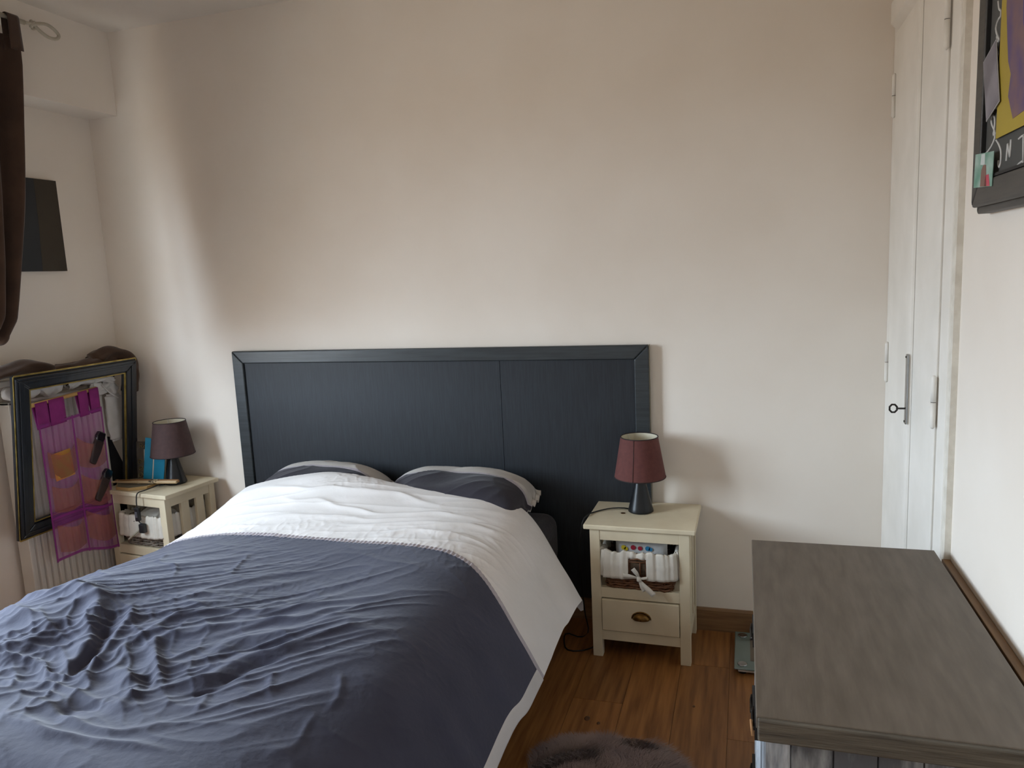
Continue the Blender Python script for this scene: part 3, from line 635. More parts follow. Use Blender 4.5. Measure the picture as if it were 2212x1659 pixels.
# ------------------------------------------------------------------ glass bathroom scale
m_gl = mat('green_tinted_glass', '#5f6e68', '#687771', rough=0.12, scale=3, spec=0.6, coat=0.5)
m_glin = mat('scale_window', '#51483c', '#5c5244', rough=0.15, coat=0.4)
sc_ = thing('bathroom_scale', 'glass bathroom scale with chrome feet pads on the floor behind the dresser', 'scale', (-0.042, 2.85, 0))
MB().box(0.0, 0.31, 0.0, 0.31, 0.024, 0.032).build('glass_plate', m_gl, sc_, 0.004)
box('window', m_glin, sc_, 0.062, 0.248, 0.065, 0.245, 0.0321, 0.0326)
box('under_tray', m_white, sc_, 0.015, 0.295, 0.012, 0.298, 0.010, 0.0238, 0.004)
for a, b in ((0.032, 0.035), (0.032, 0.275), (0.27, 0.045), (0.27, 0.265)):
    MB().lathe([(0.019, 0), (0.019, 0.002), (0.017, 0.0032)], seg=24).build('metal_pad', m_chrome, sc_, loc=(a, b, 0.0321))
    MB().lathe([(0.016, 0), (0.018, 0.0098)], seg=20).build('foot', m_darkmetal, sc_, loc=(a, b, 0.0))

# ------------------------------------------------------------------ sheepskin rug
m_fur = mat('mauve_grey_fur', '#7c6a69', '#97837d', rough=0.9, scale=7, detail=6, sheen=0.3, lo=0.35, hi=0.6)
m_furd = mat('fur_backing', '#40363a', '#4a4044', rough=0.95, scale=10)
rug = thing('fur_rug', 'mauve grey long-haired fur rug on the floor between bed and dresser', 'rug', (-0.405, 1.905, 0))
def rugr(a):  # outline radius
    return 1+0.05*math.sin(3*a+0.6)+0.04*math.sin(5*a+1.9)+0.03*math.sin(2*a)
RXr, RYr = 0.292, 0.455
nr, na = 30, 90; Pr = np.zeros((nr, na, 3))
for j in range(nr):
    q = j/(nr-1)
    for i in range(na):
        a = 2*PI*i/na; k = rugr(a)*q
        Pr[j, i] = (RXr*k*math.cos(a), RYr*k*math.sin(a), 0.004+0.032*(1-q**4)+0.004*math.sin(7*a+5*q)*q*(1-q))
MB().grid(Pr, closed_u=True).build('pelt', m_furd, rug)
NH = 52000; rq = np.random.default_rng(5)
a = rq.uniform(0, 2*PI, NH); q = np.sqrt(rq.uniform(0, 1, NH)); k = np.array([rugr(t_) for t_ in a])*q
hx, hy = RXr*k*np.cos(a), RYr*k*np.sin(a); hz = 0.004+0.032*(1-q**4)
def vn(x_, y_): return np.sin(x_*19+3*np.sin(y_*11))+np.sin(y_*23+2*np.sin(x_*13)+1.0)
ang = 1.2*vn(hx, hy)+a*0.25+rq.normal(0, 0.5, NH)
ln = rq.uniform(0.028, 0.048, NH); out = 0.3+0.7*q**3
dxh = np.cos(ang)*0.55+np.cos(a)*out*0.6; dyh = np.sin(ang)*0.55+np.sin(a)*out*0.6; lift = 0.62-0.35*q**4
w_ = 0.0009; px_, py_ = -np.sin(ang)*w_, np.cos(ang)*w_
V = np.zeros((NH, 5, 3))
V[:, 0] = np.stack([hx-px_, hy-py_, hz], 1); V[:, 1] = np.stack([hx+px_, hy+py_, hz], 1)
mx, my, mz = hx+dxh*ln*0.5, hy+dyh*ln*0.5, hz+ln*lift*0.72
V[:, 2] = np.stack([mx+px_*0.8, my+py_*0.8, mz], 1); V[:, 3] = np.stack([mx-px_*0.8, my-py_*0.8, mz], 1)
V[:, 4] = np.stack([hx+dxh*ln*1.05, hy+dyh*ln*1.05, np.maximum(hz+ln*lift*0.95, 0.003)], 1)
me = bpy.data.meshes.new('fur'); i0 = np.arange(NH)*5
faces = np.concatenate([np.stack([i0, i0+1, i0+2, i0+3], 1)], 0).tolist()+np.stack([i0+3, i0+2, i0+4], 1).tolist()
me.from_pydata(V.reshape(-1, 3), [], faces); me.materials.append(m_fur); me.update()
fo = bpy.data.objects.new('fur', me); COL.objects.link(fo); fo.parent = rug; fo['kind'] = 'stuff'

# ------------------------------------------------------------------ framed blackboard on the right wall
m_bf = mat('dark_grey_frame', '#3d3b38', '#4b4844', rough=0.5, scale=9, stretch=(1, 0.7, 9), bump=0.3, bscale=40, bdist=0.001)
m_bk = mat('blackboard', '#4a4a48', '#545350', rough=0.8, scale=4)
m_blk = mat('black_rebate', '#17181a', rough=0.6)
m_chalk = mat('chalk', '#d2d0cc', '#bdbbb8', rough=0.95, scale=60)
FY1, FY0, FZ0, FZ1 = 2.040, 1.10, 1.688, 2.72
pf = thing('framed_blackboard', 'large dark framed blackboard with chalk writing on the right wall', 'framed board', (XR, 0, FZ0))
Hh = FZ1-FZ0; fw_ = 0.070
for nm, poly in (('frame_rail', [(FY1, 0), (FY1-fw_, fw_), (FY1-fw_, Hh-fw_), (FY1, Hh)]), ('frame_rail', [(FY0, 0), (FY0, Hh), (FY0+fw_, Hh-fw_), (FY0+fw_, fw_)]),
                 ('frame_rail', [(FY1-0.0005, 0), (FY0+0.0005, 0), (FY0+fw_, fw_-0.0005), (FY1-fw_, fw_-0.0005)]), ('frame_rail', [(FY1, Hh), (FY1-fw_, Hh-fw_), (FY0+fw_, Hh-fw_), (FY0, Hh)])):
    cxm = sum(p_[0] for p_ in poly)/4; czm = sum(p_[1] for p_ in poly)/4
    fr1 = MB().prism(poly, -0.030, 0.0, 'x').build(nm, m_bf, pf, 0.004)
    mid = ((FY0+FY1)/2, Hh/2)
    pol2 = [(y_+(mid[0]-y_)*0.014/abs(mid[0]-FY1) if abs(y_-mid[0]) > (FY1-FY0)/2-0.01 else y_, z_+(mid[1]-z_)*0.014/mid[1] if abs(z_-mid[1]) > Hh/2-0.01 else z_) for y_, z_ in poly]
    MB().prism(pol2, -0.046, -0.030, 'x').build('raised_moulding', m_bf, fr1, 0.006, 3)
for a, b, c, d in ((FY1-fw_-0.006, FY1-fw_, fw_, Hh-fw_), (FY0+fw_, FY0+fw_+0.006, fw_, Hh-fw_), (FY0+fw_, FY1-fw_, fw_, fw_+0.006)): box('rebate', m_blk, pf, -0.0445, -0.030, a, b, c, d)
bd = box('board', m_bk, pf, -0.036, -0.028, FY0+fw_, FY1-fw_, fw_, Hh-fw_)
def chalk(strokes, w=0.0024):
    for st_ in strokes:
        st_ = [(y_*0.98, (z_+0.09)*0.98-0.09) for y_, z_ in st_]
        q_ = spline(st_, 30) if len(st_) > 2 else np.array(st_)
        MB().tube([(-0.0365, y_, z_) for y_, z_ in q_], w, 5).build('chalk_stroke', m_chalk, bd)
# joined-up script running up the left side, then capitals along the bottom
chalk([[(2.014, 0.145), (2.009, 0.134), (1.985, 0.135), (1.953, 0.146), (1.936, 0.161), (1.945, 0.176), (1.962, 0.189), (1.97, 0.203), (1.958, 0.21), (1.945, 0.199), (1.944, 0.179), (1.951, 0.165), (1.931, 0.167)],
       [(1.949, 0.408), (1.966, 0.398), (1.96, 0.382), (1.939, 0.361), (1.951, 0.362), (1.957, 0.374)], [(1.935, 0.409), (1.958, 0.405), (1.967, 0.394)],
       [(1.959, 0.446), (1.951, 0.429), (1.937, 0.419), (1.937, 0.407)], [(1.953, 0.346), (1.943, 0.332), (1.947, 0.322), (1.933, 0.303)], [(1.947, 0.233), (1.941, 0.221), (1.93, 0.222), (1.936, 0.237)]])
chalk([[(1.928, 0.151), (1.909, 0.14), (1.892, 0.124), (1.889, 0.104), (1.896, 0.091), (1.905, 0.096), (1.905, 0.106)], [(1.852, 0.098), (1.848, 0.132)], [(1.848, 0.132), (1.831, 0.103)], [(1.831, 0.103), (1.829, 0.138)],
       [(1.782, 0.132), (1.769, 0.134), (1.754, 0.135)], [(1.757, 0.134), (1.751, 0.085)], [(1.789, 0.075), (1.782, 0.081), (1.754, 0.085), (1.754, 0.078), (1.787, 0.076)]])
# poster: plain generic sheet of yellow with a violet figure, no likeness
m_yel = mat('yellow_poster', '#b09a34', '#a68f35', rough=0.6, scale=5)
m_vio = mat('violet_poster', '#8a6a58', '#5d4a74', rough=0.6, scale=5, lo=0.4, hi=0.6)
po = thing('poster', 'yellow and violet poster pinned in front of the blackboard', 'poster', (XR-0.041, 0, FZ0))
box('sheet', m_yel, po, -0.001, 0.001, 1.26, 1.875, 0.147, 0.90)
MB().prism([(1.842, .46), (1.825, .56), (1.78, .64), (1.68, .70), (1.45, .70), (1.33, .62), (1.33, .20), (1.77, .17), (1.805, .22), (1.795, .26), (1.815, .29), (1.828, .34), (1.842, .40)], -0.0016, -0.001, 'x').build('violet_shape', m_vio, po)
MB().prism([(1.775, .58), (1.66, .66), (1.45, .66), (1.36, .60), (1.36, .28), (1.67, .24), (1.735, .34), (1.755, .46)], -0.0020, -0.0016, 'x').build('dark_violet_shape', mat('deep_violet_poster', '#51417a', '#5d4c80', rough=0.6), po)
# two photographs tucked into the frame
m_phg = mat('grey_photo', '#5b5862', '#8a8690', rough=0.4, scale=9)
m_phw = mat('photo_edge', '#a9a7aa', rough=0.5)
g_ = thing('photograph', 'grey tilted photograph tucked into the blackboard frame beside the yellow poster', 'photograph', (XR-0.0455, 1.912, 1.965))
Mr = Matrix.Rotation(-0.30, 4, 'X')
MB().box(-0.0006, 0.0006, -0.045, 0.045, -0.075, 0.065, M=Mr).build('print_edge', m_phw, g_)
MB().box(-0.0012, -0.0006, -0.042, 0.042, -0.072, 0.062, M=Mr).build('print', m_phg, g_)
c_ = thing('photograph', 'small coloured photograph tucked into the lower corner of the blackboard frame', 'photograph', (XR-0.053, 1.908, 1.776))
Mr = Matrix.Rotation(0.06, 4, 'X') @ Matrix.Rotation(0.12, 4, 'Z')
MB().box(-0.0006, 0.0006, -0.046, 0.046, -0.036, 0.036, M=Mr).build('print', mat('green_photo', '#5c8f7c', '#9fb8ae', rough=0.4, scale=22), c_)
for poly, cc in (([(-0.02, -0.035), (0.012, -0.035), (0.010, 0.0), (0.0, 0.012), (-0.012, 0.010)], '#7d5a50'), ([(-0.036, -0.035), (-0.01, -0.035), (-0.012, -0.012), (-0.028, -0.010)], '#c2455a'), ([(-0.006, 0.010), (0.016, 0.012), (0.014, 0.034), (-0.004, 0.034)], '#c9d2d0')):
    MB().prism(poly, -0.0010, -0.0006, 'x', M=Mr).build('printed_area', mat('photo_'+cc[1:], cc, rough=0.4, scale=30), c_)
# ------------------------------------------------------------------ left bedside stand and what stands on it
TL = 0.61
LRZ = -0.11
# front right corner of its top at (-2.69, 2.835)
cz, sz = math.cos(LRZ), math.sin(LRZ)
fr_l = Vector((0.2235, -0.1725)); NL = (-2.690-(fr_l.x*cz-fr_l.y*sz), 2.842-(fr_l.x*sz+fr_l.y*cz), 0)
nsl = nightstand('cream painted bedside stand in the corner, half hidden by the duvet', NL, LRZ, TL)
def onl(a, b, z=0.0):     # local point on the left stand -> world
    return (NL[0]+a*cz-b*sz, NL[1]+a*sz+b*cz, TL+z)
LLp = (-2.812, 3.058, TL+0.0005)
ce = onl(0.045, -0.190); cdx, cdy = ce[0]-LLp[0], ce[1]-LLp[1]       # where the cord drops over the front edge
lamp('lamp with dark brown shade standing beside the blue book on the corner stand', LLp, m_shade2,
     [(-0.03, -0.045, 0.004), (-0.05, -0.085, 0.008), (cdx+0.055, cdy+0.090, 0.022), (cdx+0.025, cdy+0.035, 0.012), (cdx+0.006, cdy+0.006, 0.004), (cdx, cdy, -0.03), (cdx, cdy-0.002, -0.070)], 0.9)
basket('grey wicker basket stuffed with white cloth in the corner stand', (NL[0]+0.012, NL[1]-0.02, 0.306*TL/0.575+0.0005), LRZ, m_wick2, False, 8)
cb = thing('folded_cloth', 'crumpled white cloth heaped in the grey basket of the corner stand', 'cloth', (NL[0]+0.01, NL[1]-0.015, 0.306*TL/0.575+0.0005+0.10), LRZ)
nu, nv = 46, 46; u = np.linspace(-1, 1, nu)[None].repeat(nv, 0); v = np.linspace(-1, 1, nv)[:, None].repeat(nu, 1)
zz = 0.075*(1-np.abs(u)**5)*(1-np.abs(v)**5)+0.010*ridged(field(nv, nu, .005, .005, .03, .03, 0.5, 71))+0.008*field(nv, nu, .005, .005, .04, .04, 0, 72)
MB().grid(np.stack([u*0.118, v*0.105, np.clip(zz, -0.02, 0.085)], 2)).build('cloth', m_lin, cb)

# inline switch and plug hanging on the lamp cord
sw = thing('switch_cord', 'black inline switch with plug hanging in front of the corner stand', 'plug', (ce[0], ce[1]-0.002, 0.0))
swx = 0.0; swy = 0.0
m_blkp = mat('black_plastic', '#17171a', '#1e1e21', rough=0.4)
MB().box(swx-0.013, swx+0.013, swy-0.010, swy+0.010, 0.475, 0.545).build('switch_body', m_blkp, sw, 0.006, 3)
box('switch_rocker', mat('grey_plastic', '#55555a', rough=0.4), sw, swx-0.007, swx+0.007, swy-0.013, swy-0.009, 0.495, 0.525, 0.002)
MB().box(swx+0.004, swx+0.036, swy-0.012, swy+0.012, 0.415, 0.462).build('plug', m_blkp, sw, 0.006, 3)
MB().tube([tuple(q) for q in spline([(swx, swy, 0.478), (swx+0.006, swy, 0.468), (swx+0.02, swy, 0.46)], 10)], 0.003, 8).build('cord', m_cord, sw)
m_beige = mat('beige_plastic', '#b3ad9a', rough=0.5)
tag(MB().tube([(ce[0]-0.075, ce[1]+0.0, 0.375), (ce[0]-0.01, ce[1]+0.008, 0.425)], 0.010, 6, flat=0.5).build('plastic_bar', m_beige), 'pale plastic bar lying under the black plug in the corner stand', 'bar')

# octagonal cork board
m_cork = mat('tan_edge', '#b08f5c', rough=0.7); m_slate = mat('grey_board_top', '#6e6757', '#787160', rough=0.8, scale=20)
tc_ = onl(-0.085, -0.062)
tv = thing('trivet', 'octagonal tan-edged grey board under the drumsticks on the corner stand', 'board', (tc_[0], tc_[1], TL+0.0005), LRZ)
oc = [(0.118*math.cos(PI/8+k*PI/4), 0.105*math.sin(PI/8+k*PI/4)) for k in range(8)]
MB().prism(oc, 0, 0.016, 'z').build('board', m_cork, tv, 0.003); MB().prism([(a*0.94, b*0.94) for a, b in oc], 0.0162, 0.0172, 'z').build('top_face', m_slate, tv)
# drumsticks
m_stick = mat('pale_stick_wood', '#b59a74', '#c4aa84', rough=0.5, scale=20, stretch=(1, 6, 6)); m_stick2 = mat('brown_stick_wood', '#8a6038', '#9c7046', rough=0.5, scale=20)
zst = TL+0.0177+0.0085
def stick(label, a, b, m_, r_=0.0082):
    t = thing('drumstick', label, 'drumstick', tuple(a), 0, 'drumsticks on the corner stand')
    d = Vector(b)-Vector(a); L_ = d.length; d.normalize()
    pr = [(0.0, r_*0.8), (0.004, r_), (0.06*L_/0.4, r_), (0.62*L_, r_*0.98), (0.90*L_, r_*0.55), (0.945*L_, r_*0.42)]
    MB().tube([tuple(d*s_) for s_, _ in pr], [q_ for _, q_ in pr], 12).build('shaft', m_, t)
    MB().tube([tuple(d*(0.94*L_)), tuple(d*(0.955*L_)), tuple(d*(0.98*L_)), tuple(d*L_)], [r_*0.4, r_*0.68, r_*0.68, r_*0.25], 12).build('tip', m_, t)
    MB().tube([tuple(d*(0.30*L_)), tuple(d*(0.42*L_))], r_*1.02, 12).build('printed_mark', mat('stick_print', '#b7a27f', '#4a3c2c', rough=0.6, scale=90, lo=0.5, hi=0.58), t)
    return t
stick('pale wooden drumstick lying in front of the blue book', (-2.735, 2.978, zst+0.004), (-3.105, 2.935, zst+0.002), m_stick)
stick('browner wooden drumstick lying behind the pale one below the blue book', (-2.742, 3.000, zst+0.004), (-3.110, 2.962, zst+0.003), m_stick2)
m_bud = mat('white_bud', '#dcdcd8', rough=0.3)
for i_, (a, b) in enumerate(((-0.055, -0.085), (0.0, -0.062))):
    q_ = onl(a, b, 0.0180); tag(MB().lathe([(0.002, 0), (0.008, 0.002), (0.008, 0.006), (0.003, 0.009)], seg=14).build('ear_bud', m_bud, loc=q_), ['small white earbud on the grey board, left of the other', 'small white earbud on the grey board, right of the other'][i_], 'earbud', 'earbuds on the grey board')

# blue book, half open, standing upright
m_blue = mat('turquoise_cover', '#1787ad', '#1f93b8', rough=0.55, scale=14, bump=0.1)
m_page = mat('book_pages', '#cfc9b8', rough=0.8)
bk = thing('book', 'turquoise book standing half open behind the drumsticks', 'book', (-2.944, 3.032, TL+0.0185), 0.0)
bhh = 0.225
def slab(ang, L_, t_, m_, nm, z0=0, z1=bhh, off=0.0, lean=0.10):
    M_ = Matrix.Rotation(lean, 4, 'Y') @ Matrix.Rotation(ang, 4, 'Z')
    return MB().box(0.0+off, L_, -t_/2, t_/2, z0, z1, M=M_).build(nm, m_, bk, 0.0015)
slab(math.radians(196), 0.042, 0.004, m_blue, 'front_cover', lean=0.20)
slab(math.radians(3), 0.074, 0.004, m_blue, 'back_cover', lean=0.20)
slab(math.radians(24), 0.068, 0.012, m_page, 'pages', 0.004, bhh-0.004, 0.004, lean=0.20)
slab(math.radians(110), 0.012, 0.010, m_blue, 'spine', lean=0.20)

# clear photo frame with a portrait print
pfm = thing('photo_frame', 'clear scroll-patterned frame holding a white-bordered grey portrait behind the blue book', 'photo frame', (-2.984, 3.082, TL+0.0005), 0.02)
M_ = Matrix.Rotation(-0.10, 4, 'X')
m_clear = mat('smoky_clear_panel', '#5d564c', '#6a6257', rough=0.2, alpha=0.72)
MB().box(-0.095, 0.115, -0.003, 0.003, 0, 0.205, M=M_).build('clear_panel', m_clear, pfm)
MB().box(-0.045, 0.085, -0.006, -0.0032, 0.020, 0.165, M=M_).build('border', mat('white_mount', '#cfccc4', rough=0.6), pfm)
MB().box(-0.034, 0.074, -0.0068, -0.0060, 0.031, 0.154, M=M_).build('print', mat('grey_portrait', '#6f6a68', '#857f7c', rough=0.5, scale=12), pfm)
MB().prism([(0.0, 0.031), (0.074, 0.031), (0.074, 0.075), (0.052, 0.092), (0.054, 0.118), (0.040, 0.134), (0.022, 0.128), (0.016, 0.108), (0.022, 0.092), (0.006, 0.070)], -0.0074, -0.0068, 'y', M=M_).build('portrait_figure', mat('portrait_tone', '#453f3d', '#5a524e', rough=0.5, scale=30), pfm)
scr = MB()
for k, (a, b, r_) in enumerate(((-0.072, 0.025, 0.016), (-0.070, 0.060, 0.015), (-0.074, 0.095, 0.017))):
    pts = [M_ @ Vector((a+r_*(1-t_*0.11)*math.cos(t_), -0.0045, b+r_*(1-t_*0.11)*math.sin(t_))) for t_ in np.linspace(0, 7.5, 24)]; scr.tube(pts, 0.0014, 5)
scr.build('scroll_pattern', mat('gold_scroll', '#8f8050', rough=0.4, metal=0.4), pfm)
def letter(strokes, x0, z0, s):
    m_ = MB()
    for st_ in strokes: m_.tube([tuple(M_ @ Vector((x0+a*s, -0.0045, z0+b*s))) for a, b in st_], 0.0013, 5)
    return m_
lt = MB()
for st_, x0 in (([[(0, 0), (0, 1)], [(0, 1), (.6, 1), (.7, .75), (.6, .5), (0, .5)], [(.35, .5), (.75, 0)]], -0.070), ([[(.1, 0), (0, .3), (.3, .55), (.55, .3), (.45, 0), (.1, 0)], [(.55, .5), (.6, 0)]], -0.046), ([[(0, -.4), (0, .5)], [(0, .5), (.4, .55), (.5, .25), (.35, 0), (0, 0)]], -0.024)):
    for s_ in st_: lt.tube([tuple(M_ @ Vector((x0+a*0.022, -0.0045, 0.172+b*0.022))) for a, b in s_], 0.0013, 5)
lt.build('lettering', mat('gold_lettering', '#94845a', rough=0.4), pfm)

# ------------------------------------------------------------------ radiator on the left wall
m_rad = mat('radiator_enamel', '#d8d3cb', '#d0cac1', rough=0.45, scale=4)
RY0, RY1, RZ0, RZ1, RX = 2.488, 3.000, 0.16, 1.13, -3.165
rd = thing('radiator', 'white ribbed panel radiator on the left wall behind the black empty frame', 'radiator', (XL, RY0, 0))
rx = RX-XL; L_ = RY1-RY0
box('back_plate', m_rad, rd, 0.03, rx-0.012, 0.004, L_-0.004, RZ0+0.01, RZ1-0.01)
nrib = 15
for k in range(nrib):
    w = L_/nrib; MB().prism([(rx-0.013, k*w+0.002), (rx-0.001, k*w+0.007), (rx-0.001, (k+1)*w-0.007), (rx-0.013, (k+1)*w-0.002)], RZ0+0.02, RZ1-0.02, 'z').build('rib', m_rad, rd, 0.002)
for a, b in ((0, 0.016), (L_-0.016, L_)): box('side_cover', m_rad, rd, 0.022, rx+0.002, a, b, RZ0, RZ1, 0.004)
box('top_grille', m_rad, rd, 0.022, rx+0.002, 0, L_, RZ1-0.015, RZ1, 0.004)
for z in (0.25, 1.0): box('bracket', m_rad, rd, 0.0, 0.032, 0.05, 0.08, z, z+0.05); box('bracket', m_rad, rd, 0.0, 0.032, L_-0.08, L_-0.05, z, z+0.05)
for yy in (0.04, L_-0.04): MB().tube([(0.05, yy, 0), (0.05, yy, RZ0+0.02)], 0.009, 10).build('pipe', m_rad, rd)

# white shelf board above the radiator
shf = tag(MB().box(XL, -3.135, 2.40, 2.66, 1.206, 1.232).build('wall_shelf', m_white, None, 0.004), 'white shelf board on the left wall under the brown cloth', 'shelf')

# ------------------------------------------------------------------ empty black frame leaning on the radiator
m_frk = mat('black_frame_lacquer', '#12161c', '#1b2028', rough=0.32, scale=9, stretch=(1, 6, 1), bump=0.2, bscale=40, bstretch=(1, 8, 1), bdist=0.001, coat=0.2)
m_gold = mat('worn_gold', '#b19a55', '#8a7436', rough=0.35, metal=0.6, scale=25)
EF = thing('empty_frame', 'large empty black picture frame with gilt edges leaning against the radiator', 'picture frame', (-3.147, 2.418, 0.508))
lean = math.atan2(0.100, 0.745)
EM = Matrix.Rotation(lean, 4, 'Y')
FW, FH, fm = 0.700, 0.757, 0.086
def ef(poly, d0, d1, nm, m_, par, bev): return MB().prism(poly, d0, d1, 'x', M=EM).build(nm, m_, par, bev)
rails = {'l': [(0, 0), (fm, fm*0.85), (fm, FH-fm*0.85), (0, FH)], 'r': [(FW, 0), (FW, FH), (FW-fm, FH-fm*0.85), (FW-fm, fm*0.85)], 'b': [(0, 0), (FW, 0), (FW-fm, fm*0.85), (fm, fm*0.85)], 't': [(0, FH), (fm, FH-fm*0.85), (FW-fm, FH-fm*0.85), (FW, FH)]}
def shrink(poly, o_, i_):   # offset outer edge in by o_, inner edge out by i_
    r_ = []
    for y_, z_ in poly:
        outer = y_ in (0, FW) and z_ in (0, FH)
        e = o_ if outer else -i_
        r_.append((y_+(e if y_ < FW/2 else -e), z_+(e if z_ < FH/2 else -e)))
    return r_
for k, poly in rails.items():
    base_ = ef(shrink(poly, 0.0, 0.0), 0, 0.014, 'frame_rail', m_frk, EF, 0.002)
    ef(shrink(poly, 0.008, 0.012), 0.0139, 0.026, 'raised_moulding', m_frk, base_, 0.005)
    ef(shrink(poly, 0.022, 0.040), 0.0259, 0.030, 'ridge', m_frk, base_, 0.002)
    ef(shrink([p_ if (p_[0] in (0, FW) and p_[1] in (0, FH)) else p_ for p_ in poly], 0.002, fm-0.0075), 0.0140, 0.0165, 'gilt_edge', m_gold, base_, 0.0008)
    ef(shrink(poly, fm*0.85-0.004 if False else 0.066, 0.002), 0.0140, 0.0185, 'gilt_edge', m_gold, base_, 0.0008)
def efp(y_, z_, x_=0.0): p_ = EM @ Vector((x_, y_, z_)); return (p_.x+EF.location.x, p_.y+EF.location.y, p_.z+EF.location.z)

# ------------------------------------------------------------------ purple organizer hung on a wooden rod
m_voile = mat('purple_voile', '#a03890', '#ae4a9e', rough=0.8, scale=30, alpha=0.46, bump=0.2, bscale=300)
m_tab = mat('purple_tab_cloth', '#7c1a66', '#8a2272', rough=0.8, scale=20, bump=0.2, bscale=300)
m_hemv = mat('purple_hem', '#86297a', rough=0.8, scale=20, alpha=0.85)
m_pock = mat('rust_voile', '#9a5648', '#a5624e', rough=0.8, scale=16, alpha=0.55)
m_dow = mat('dowel_wood', '#b98d4f', '#c79c5e', rough=0.5, scale=20, stretch=(1, 0.4, 1))
rodz = 1.128; OY0, OY1 = 2.530, 2.905
org = thing('hanging_organizer', 'sheer purple pocket organizer on a wooden rod hanging inside the black frame', 'organizer', (-3.085, 0, 0))
RODX0, RODX1 = -0.004, -0.004
MB().tube([(0.0, OY0-0.025, rodz-0.020), (0.0, OY1-0.01, rodz+0.004)], 0.0095, 14).build('rod', m_dow, org)
MB().tube([(0.0, OY1-0.02, rodz+0.003), (-0.02, OY1+0.005, rodz+0.06), (-0.05, OY1+0.015, rodz+0.03)], 0.002, 6).build('hanging_string', m_wire, org)
def zr(y_): return rodz-0.020+0.024*(y_-OY0+0.025)/(OY1-OY0+0.015)
Htop = 0.115
for a, b in ((OY0+0.012, OY0+0.075), (OY0+0.082, OY0+0.165), (OY0+0.245, OY0+0.298), (OY0+0.310, OY0+0.366)):
    Pt = []
    for t_ in np.linspace(0, 1, 16):
        if t_ < 0.45: q_ = t_/0.45; x_, z_ = 0.0115, -Htop*(1-q_)
        elif t_ < 0.55: an = (t_-0.45)/0.1*PI; x_, z_ = 0.0115*math.cos(an), 0.0115*math.sin(an)
        else: q_ = (t_-0.55)/0.45; x_, z_ = -0.0115+0.018*q_, -Htop*q_
        Pt.append([(x_, a+(b-a)*s_+0.006*(1-2*s_)*(1-abs(2*t_-1))*0, zr(a+(b-a)*s_)+z_) for s_ in np.linspace(0, 1, 6)])
    MB().grid(np.array(Pt)).build('hanging_tab', m_tab, org, solid=0.0012)
ztop = lambda y_: zr(y_)-Htop*0.80
zbot = 0.372
def voile(y_, t_):  # t 0 top .. 1 bottom; leans out over the frame's lower rail
    return (0.010+0.006*t_-0.0*t_+0.004*math.sin(y_*40+3*t_), y_, ztop(y_)*(1-t_)+(zbot-0.055*(y_-OY0)/(OY1-OY0)*1.0+0.012*math.sin(y_*17))*t_)
ys = np.linspace(OY0+0.012, OY1-0.008, 40)
MB().grid(np.array([[voile(y_, t_) for y_ in ys] for t_ in np.linspace(0, 1, 40)])).build('voile_sheet', m_voile, org)
def vstrip(p0, p1, w, nm='hem', lift=0.003, n=20):
    mb = MB(); R_ = []
    for k in range(n):
        q_ = k/(n-1); y_ = p0[0]+(p1[0]-p0[0])*q_; t_ = p0[1]+(p1[1]-p0[1])*q_; c = Vector(voile(y_, t_))+Vector((lift, 0, 0))
        horiz = abs(p1[0]-p0[0]) > 0.1
        o_ = Vector((0, 0, w/2)) if horiz else Vector((0, w/2, 0)); R_.append([tuple(c-o_), tuple(c+o_)])
    return mb.grid(np.array(R_)).build(nm, m_hemv, org)
ya, ym, yb = OY0+0.014, (OY0+OY1)/2+0.005, OY1-0.010
for y_ in (ya, ym, yb): vstrip((y_, 0.0), (y_, 1.0), 0.010)
for t_ in (0.015, 0.685, 0.985): vstrip((ya, t_), (yb, t_), 0.012)
def pocket(y0, y1, t0, t1, bulge, m_, dip, seed):
    n = 14; A = []
    for j in range(n):
        q_ = j/(n-1); r_ = []
        for i in range(n):
            s_ = i/(n-1); y_ = y0+(y1-y0)*s_; tt = t0+(t1-t0)*q_; p_ = Vector(voile(y_, tt))
            top_dip = dip*math.sin(PI*s_)*(1-q_)
            sagc = 0.02*(1-abs(2*s_-1)**2)*q_
            r_.append((p_.x+0.004+bulge*math.sin(PI*s_)*(1-0.75*q_**2), y_, p_.z-top_dip-sagc+0.02*q_))
        A.append(r_)
    return MB().grid(np.array(A)).build('pocket', m_, org)
y1a, y1b, y2a, y2b = ya+0.022, ym-0.010, ym+0.008, yb-0.006
pocket(y1a, y1b, 0.20, 0.42, 0.020, m_pock, 0.035, 1); pocket(y2a, y2b, 0.16, 0.40, 0.022, m_pock, 0.05, 2)
pocket(y1a, y1b, 0.45, 0.67, 0.022, m_pock, 0.030, 3); pocket(y2a, y2b, 0.43, 0.67, 0.022, m_pock, 0.04, 4)
pocket(y1a, y1b, 0.735, 0.965, 0.030, m_pock, 0.030, 5); pocket(y2a, y2b, 0.70, 0.93, 0.030, m_pock, 0.030, 6)
